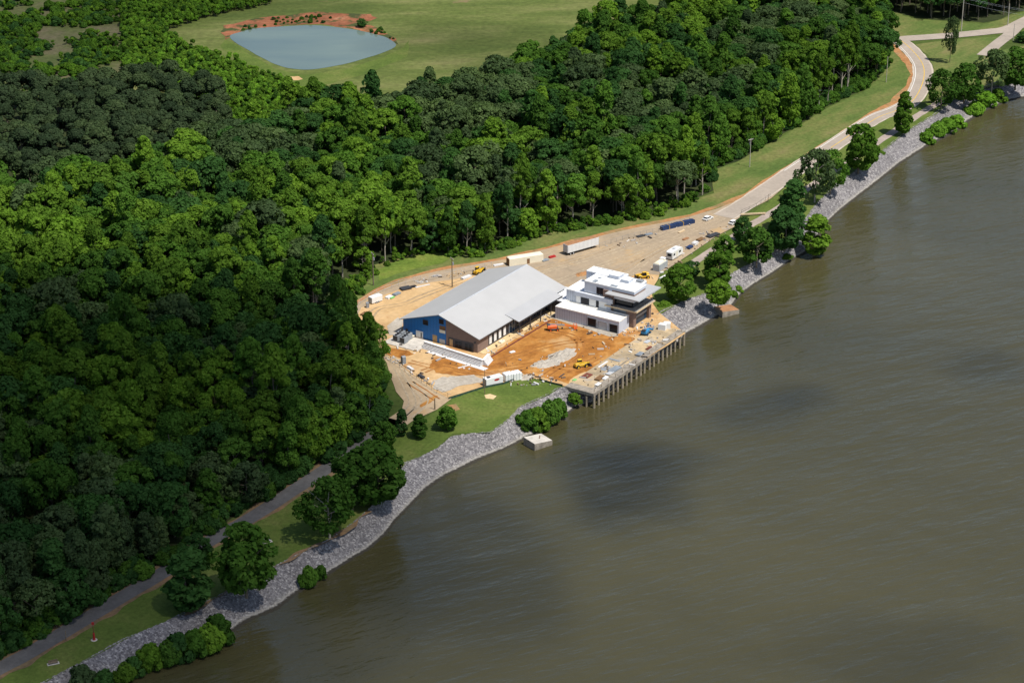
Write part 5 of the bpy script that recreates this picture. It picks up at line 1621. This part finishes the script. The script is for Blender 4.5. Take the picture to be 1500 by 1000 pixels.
def debris(name, zones):
    """small boards, offcuts and bags strewn about"""
    m = MB()
    tint = []
    rr = random.Random(5)
    for (px, n, z) in zones:
        poly = [tuple(G(*p))[:2] for p in px]
        x0, x1 = min(p[0] for p in poly), max(p[0] for p in poly)
        y0, y1 = min(p[1] for p in poly), max(p[1] for p in poly)
        c_ = 0
        while c_ < n:
            x, y = rr.uniform(x0, x1), rr.uniform(y0, y1)
            if not inside(poly, np.array([x]), np.array([y]))[0]:
                continue
            c_ += 1
            L_ = rr.choice([.25, .3, .4, .6, .9, 1.3, 2.0])
            if rr.random() < 0.45:
                continue
            m.rbox(x, y, L_, min(L_, rr.uniform(.15, .6)), z - .02, z + rr.uniform(.08, .45), rr.uniform(0, 3.14))
            tint += [rr.random()] * 6
    me = m.mesh(name)
    me.materials.append(M['debris'])
    a = me.attributes.new("tint", 'FLOAT', 'FACE')
    a.data.foreach_set("value", np.array(tint, np.float32))
    o = bpy.data.objects.new(name, me)
    COL.objects.link(o)
    return tag(o, kind='stuff')


debris('site_debris', [
    ([(868, 574), (1000, 489), (966, 462), (930, 490), (850, 556)], 190, .36),
    ([(890, 494), (930, 478), (958, 455), (962, 470), (935, 492)], 70, .22),
    ([(716, 524), (806, 468), (812, 460), (800, 458), (712, 512)], 90, .28),
    ([(556, 520), (600, 546), (657, 582), (660, 578), (610, 542), (570, 514)], 70, .2),
    ([(740, 566), (830, 566), (826, 556), (770, 546), (740, 556)], 60, .23),
    ([(966, 404), (1072, 336), (1066, 330), (1040, 338), (1000, 356), (950, 390)], 110, .18),
    ([(600, 420), (720, 395), (722, 390), (640, 404), (600, 414)], 60, .2),
    ([(575, 505), (630, 512), (714, 546), (712, 552), (640, 528), (580, 512)], 70, .24),
    ([(810, 468), (904, 494), (902, 500), (840, 488), (806, 476)], 40, .26),
    ([(720, 535), (900, 500), (880, 530), (830, 558), (770, 548)], 45, .22),
    ([(880, 362), (1010, 322), (1010, 330), (890, 372)], 50, .17),
    ([(940, 412), (966, 404), (960, 440), (940, 440)], 40, .2)])

# ------------------------------------------------------------------ fences, poles, small things
def fence(name, pts, h, label, cat, step=2.6, mesh_mat=None, posts='grey_metal', top=True, px=True):
    P_ = [G(*p) for p in pts]
    o = empty(name, P_[0], 0)
    tag(o, label, cat)
    rel = resample([p - P_[0] for p in P_], step)
    m = MB()
    for p in rel:
        m.tube(p, p + Vector((0, 0, h)), .045, .045, 5)
    m.build('post_row_frame', M[posts], o)
    r = MB()
    for a, b in zip(rel[:-1], rel[1:]):
        if top:
            r.beam(a + Vector((0, 0, h - .05)), b + Vector((0, 0, h - .05)), .05, .05)
            r.beam(a + Vector((0, 0, h * .5)), b + Vector((0, 0, h * .5)), .03, .03)
    if top:
        r.build('rail_frame', M[posts], o)
    if mesh_mat:
        s_ = MB()
        for a, b in zip(rel[:-1], rel[1:]):
            d = (b - a).normalized()
            n = Vector((-d.y, d.x, 0)) * .015
            s_.add([a - n, b - n, b + n, a + n] + [v + Vector((0, 0, h * .9)) for v in (a - n, b - n, b + n, a + n)], [(0, 1, 5, 4), (1, 2, 6, 5), (2, 3, 7, 6), (3, 0, 4, 7), (4, 5, 6, 7)])
        s_.build('fabric_panel', M[mesh_mat], o)
    return o


fence('chain_fence', [(556, 519), (566, 526), (585, 539), (610, 556), (640, 576), (656, 584)], 1.9, 'dark posted chain fence along the access drive', 'fence', posts='dark_metal')
fence('silt_fence', [(657, 585), (680, 578), (708, 569), (738, 563), (752, 558)], .85, 'dark green silt fence between the site dirt and the lawn', 'fence', mesh_mat='silt', top=False, posts='pole_wood')
fence('silt_fence', [(790, 557), (806, 562), (824, 566)], .8, 'short dark silt fence between the clay and the wharf corner', 'fence', mesh_mat='silt', top=False, posts='pole_wood')
fence('chain_fence', [(618, 415), (640, 409), (660, 405), (690, 398), (720, 391)], 1.9, 'pale chain fence between the back yard and the road side', 'fence', posts='pale_metal')
fence('chain_fence', [(522, 471), (519, 458), (528, 446), (552, 432), (584, 419), (616, 411)], 1.9, 'pale chain fence curving round the tip of the back yard', 'fence', posts='pale_metal')
fence('chain_fence', [(878, 363), (920, 350), (965, 340), (1010, 324)], 1.7, 'low thin fence crossing the open gravel lot', 'fence', posts='grey_metal')
fence('post_fence', [(1086, 313), (1108, 303), (1128, 289)], 1.4, 'dark rail fence between the paved road and the grass strip', 'fence', posts='dark_metal', step=4)

tb = at('timber_gate', 1103, 316, 'long pale timber boom across the river path near the dark pair of trees', 'gate', face((1084, 318), (1122, 316)))
B(-4.6, 4.6, -.3, .3, .5, 1.0).build('boom', M['timber'], tb)
for x in (-4.2, 0, 4.2):
    B(x - .1, x + .1, -.2, .2, 0, .498).build('post', M['pole_wood'], tb)


def utility_pole(px, py, h, label, arms=1, mat='pole_wood', lean=0.0, arm_dir=ANG, rad=.15, unit_=True):
    o = at('utility_pole', px, py, label, 'utility pole', arm_dir)
    MB().tube((0, 0, -.2), (lean, 0, h), rad * 1.2, rad * .75, 8).build('pole', M[mat], o)
    for k in range(arms):
        z = h - .5 - k * 1.0
        a = MB().box(lean - .08, lean + .08, -1.25, 1.25, z, z + .16).build('crossarm', M[mat], o)
        for y in (-1.1, -.5, .5, 1.1):
            MB().tube((lean, y, z + .16), (lean, y, z + .42), .07, .05, 6).build('insulator', M['white_block'], a)
    if unit_:
        MB().tube((lean + .35, 0, h - 2.6), (lean + .35, 0, h - 1.6), .28, .28, 9).build('transformer', M['grey_metal'], o)
    return o


utility_pole(547, 418, 11.5, 'brown utility pole standing on the weedy bank above the curved yard', 1, 'bark', arm_dir=.4, rad=.2)
utility_pole(662.5, 421, 10.5, 'dark utility pole rising behind the hall roof beside the road', 1, arm_dir=.5, rad=.2)
utility_pole(1098, 245, 11.5, 'pale utility pole on the verge nearest to the hall', 1, 'pale_pole', arm_dir=ANG + 1.2)
utility_pole(1199, 164, 9.5, 'pale utility pole at the wood edge halfway up the verge', 1, 'pale_pole', unit_=False, arm_dir=ANG + 1.2)
utility_pole(1298, 121, 11.5, 'pale utility pole by the bend of the paved road', 0, 'pale_pole', unit_=False)
utility_pole(1408, 46, 17.0, 'tall pale utility pole behind the branch road with cables', 2, 'pale_pole', rad=.2, arm_dir=1.2)
utility_pole(1476, 38, 10.5, 'white utility pole behind the fork of the branch road', 0, 'pale_pole', unit_=False, rad=.2)
utility_pole(1484, 60, 8.0, 'short white utility pole beside the side road', 0, 'pale_pole', unit_=False)
utility_pole(637, 600, 3.6, 'short dark post where the access drive meets the lawn', 0, unit_=False, rad=.18)
utility_pole(710, 577, 8.0, 'thin dark pole beside the white site box', 0, unit_=False, rad=.09)
utility_pole(301, 806, 4.2, 'short brown post between two dark trees by the river road', 0, unit_=False, rad=.14)
utility_pole(97, 938, 2.8, 'thin brown post on the dirt edge of the river road', 0, unit_=False, rad=.10)
utility_pole(1125, 296, 3.0, 'short dark post beside the dark rail fence', 0, unit_=False, rad=.1)


def sag(a, b, drop, n=14):
    return [a.lerp(b, i / n) - Vector((0, 0, drop * 4 * (i / n) * (1 - i / n))) for i in range(n + 1)]


for k, (dz, dy, lab) in enumerate(((16.4, -1.0, 'topmost power cable strung from the tall pale pole'), (15.4, 1.0, 'middle power cable strung from the tall pale pole'), (13.6, 0, 'lowest power cable strung from the tall pale pole'))):
    a = G(1408, 46) + Vector((0, dy, dz)); b = G(1600, 70) + Vector((0, dy, dz - 2))
    m = MB()
    q = sag(a, b, 1.6)
    for u_, v_2 in zip(q[:-1], q[1:]):
        m.tube(u_, v_2, .035, .035, 4)
    tag(m.build('power_cable', M['pale_metal']), lab, 'cable')

# red marker and bench by the river road
o = at('river_marker', 138, 937, 'red river marker post on a pale pad beside the river road', 'marker post')
MB().tube((0, 0, .12), (0, 0, 2.0), .34, .22, 8).build('post', M['red'], o)
MB().tube((0, 0, 2.0), (0, 0, 4.6), .10, .08, 7).build('mast', M['maroon'], o)
B(-.3, .3, -.08, .08, 4.2, 4.9).build('head', M['red'], o)
MB().tube((0, 0, 0), (0, 0, .118), .8, .8, 12).build('pad', M['concrete'], o)


def bench(px, py, rz, label, mat):
    o = at('park_bench', px, py, label, 'bench', rz)
    B(-1.1, 1.1, -.3, .25, .42, .5).build('seat', M[mat], o)
    MB().side([(-1.1, .5), (1.1, .5), (1.1, 1.0), (-1.1, 1.0)], .26, .33).build('backrest', M[mat], o)
    for x in (-.9, .9):
        B(x - .08, x + .08, -.28, .23, 0, .418).build('leg', M['dark_metal'], o)
    B(-1.4, 1.4, -.6, .6, .135, .16).build('pad', M['concrete'], o)
    return o


bench(391, 794, .5, 'pale bench on the grass beside the big dark tree', 'white_block')
bench(78, 972, .4, 'dark bench on a pale pad by the lower river road', 'pole_wood')


def car(px, py, rz, paint, label):
    o = at('parked_car', px, py, label, 'car', rz)
    MB().side([(-2.2, .35), (2.2, .35), (2.25, .75), (1.2, .95), (-2.1, 1.0), (-2.25, .8)], -.88, .88).build('body', M[paint], o)
    gl = MB().side([(-1.9, .99), (1.1, .94), (.45, 1.42), (-1.5, 1.45)], -.78, .78).build('window_glass', M['glass'], o)
    MB().side([(-1.55, 1.44), (.5, 1.42), (.42, 1.5), (-1.45, 1.52)], -.74, .74).build('roof', M[paint], o)
    for x in (-1.35, 1.35):
        for y in (-.82, .82):
            wheel(o, x, y, .33, .22)
    return o


car(1037, 322, face((1032, 324), (1041, 320)), 'white', 'white car parked at the upper edge of the lot by the navy panels')
car(1075, 328, face((1071, 330), (1080, 326)), 'white', 'white car parked beside the grass strip and river path')

# ------------------------------------------------------------------ clouds between the sun and the ground
t = NT('cloud_vapour')
pv = t.n("ShaderNodeVolumePrincipled")
pv.inputs['Density'].default_value = 0.009
pv.inputs['Color'].default_value = (0.95, 0.96, 1.0, 1)
t.l(pv.outputs[0], t.out.inputs['Volume'])
M['cloud'] = t.m
t = NT('dense_cloud_vapour')
pv = t.n("ShaderNodeVolumePrincipled")
pv.inputs['Density'].default_value = 0.019
pv.inputs['Color'].default_value = (0.95, 0.96, 1.0, 1)
t.l(pv.outputs[0], t.out.inputs['Volume'])
M['dense_cloud'] = t.m
CLOUD_Z = 900.0


def cloud(px, rx, ry, thick, rz, seed, gz=0.0):
    """a heap of cumulus whose shadow falls on the spot px of the ground"""
    import bmesh
    bm = bmesh.new()
    bmesh.ops.create_icosphere(bm, subdivisions=4, radius=1.0)
    for v in bm.verts:
        p = v.co.copy()
        k = 1 + 0.50 * noise.noise(p * 1.5 + Vector((seed, 0, 0))) + 0.26 * noise.noise(p * 3.4 + Vector((0, seed, 0)))
        q = p * k
        v.co = Vector((q.x * rx, q.y * ry, q.z * thick * (1.0 if q.z > 0 else 0.45)))
    me = bpy.data.meshes.new('cloud')
    bm.to_mesh(me)
    bm.free()
    for pl in me.polygons:
        pl.use_smooth = True
    o = link_mesh('cloud', me, M['dense_cloud' if gz < 0 else 'cloud'])
    g = G(px[0], px[1], gz)
    o.location = g + SUN_DIR * (CLOUD_Z / SUN_DIR.z)
    o.rotation_euler = (0, 0, rz)
    return tag(o, kind='stuff')


cloud((215, 715), 85, 140, 75, R(20), 1.0)
cloud((320, 590), 48, 62, 70, R(-35), 4.0)
cloud((60, 640), 80, 100, 60, R(0), 9.0)
cloud((330, 900), 100, 60, 38, R(30), 12.0)
cloud((925, 705), 15, 24, 42, R(10), 5.0, WATER_Z)
cloud((965, 680), 14, 11, 30, R(30), 15.0, WATER_Z)
cloud((905, 755), 8, 14, 26, R(-20), 16.0, WATER_Z)
cloud((1130, 600), 20, 11, 16, R(40), 6.0, WATER_Z)
cloud((1180, 580), 12, 10, 12, R(0), 17.0, WATER_Z)
cloud((1450, 540), 14, 15, 11, R(0), 18.0, WATER_Z)
cloud((1330, 960), 40, 20, 12, R(0), 2.5, WATER_Z)
cloud((60, 45), 80, 70, 20, R(0), 8.0)
cloud((30, 900), 50, 70, 50, R(0), 21.0)
cloud((330, 12), 90, 45, 26, R(0), 3.0)
cloud((700, 62), 48, 40, 34, R(0), 11.0)
cloud((1000, 130), 80, 50, 14, R(20), 13.0)
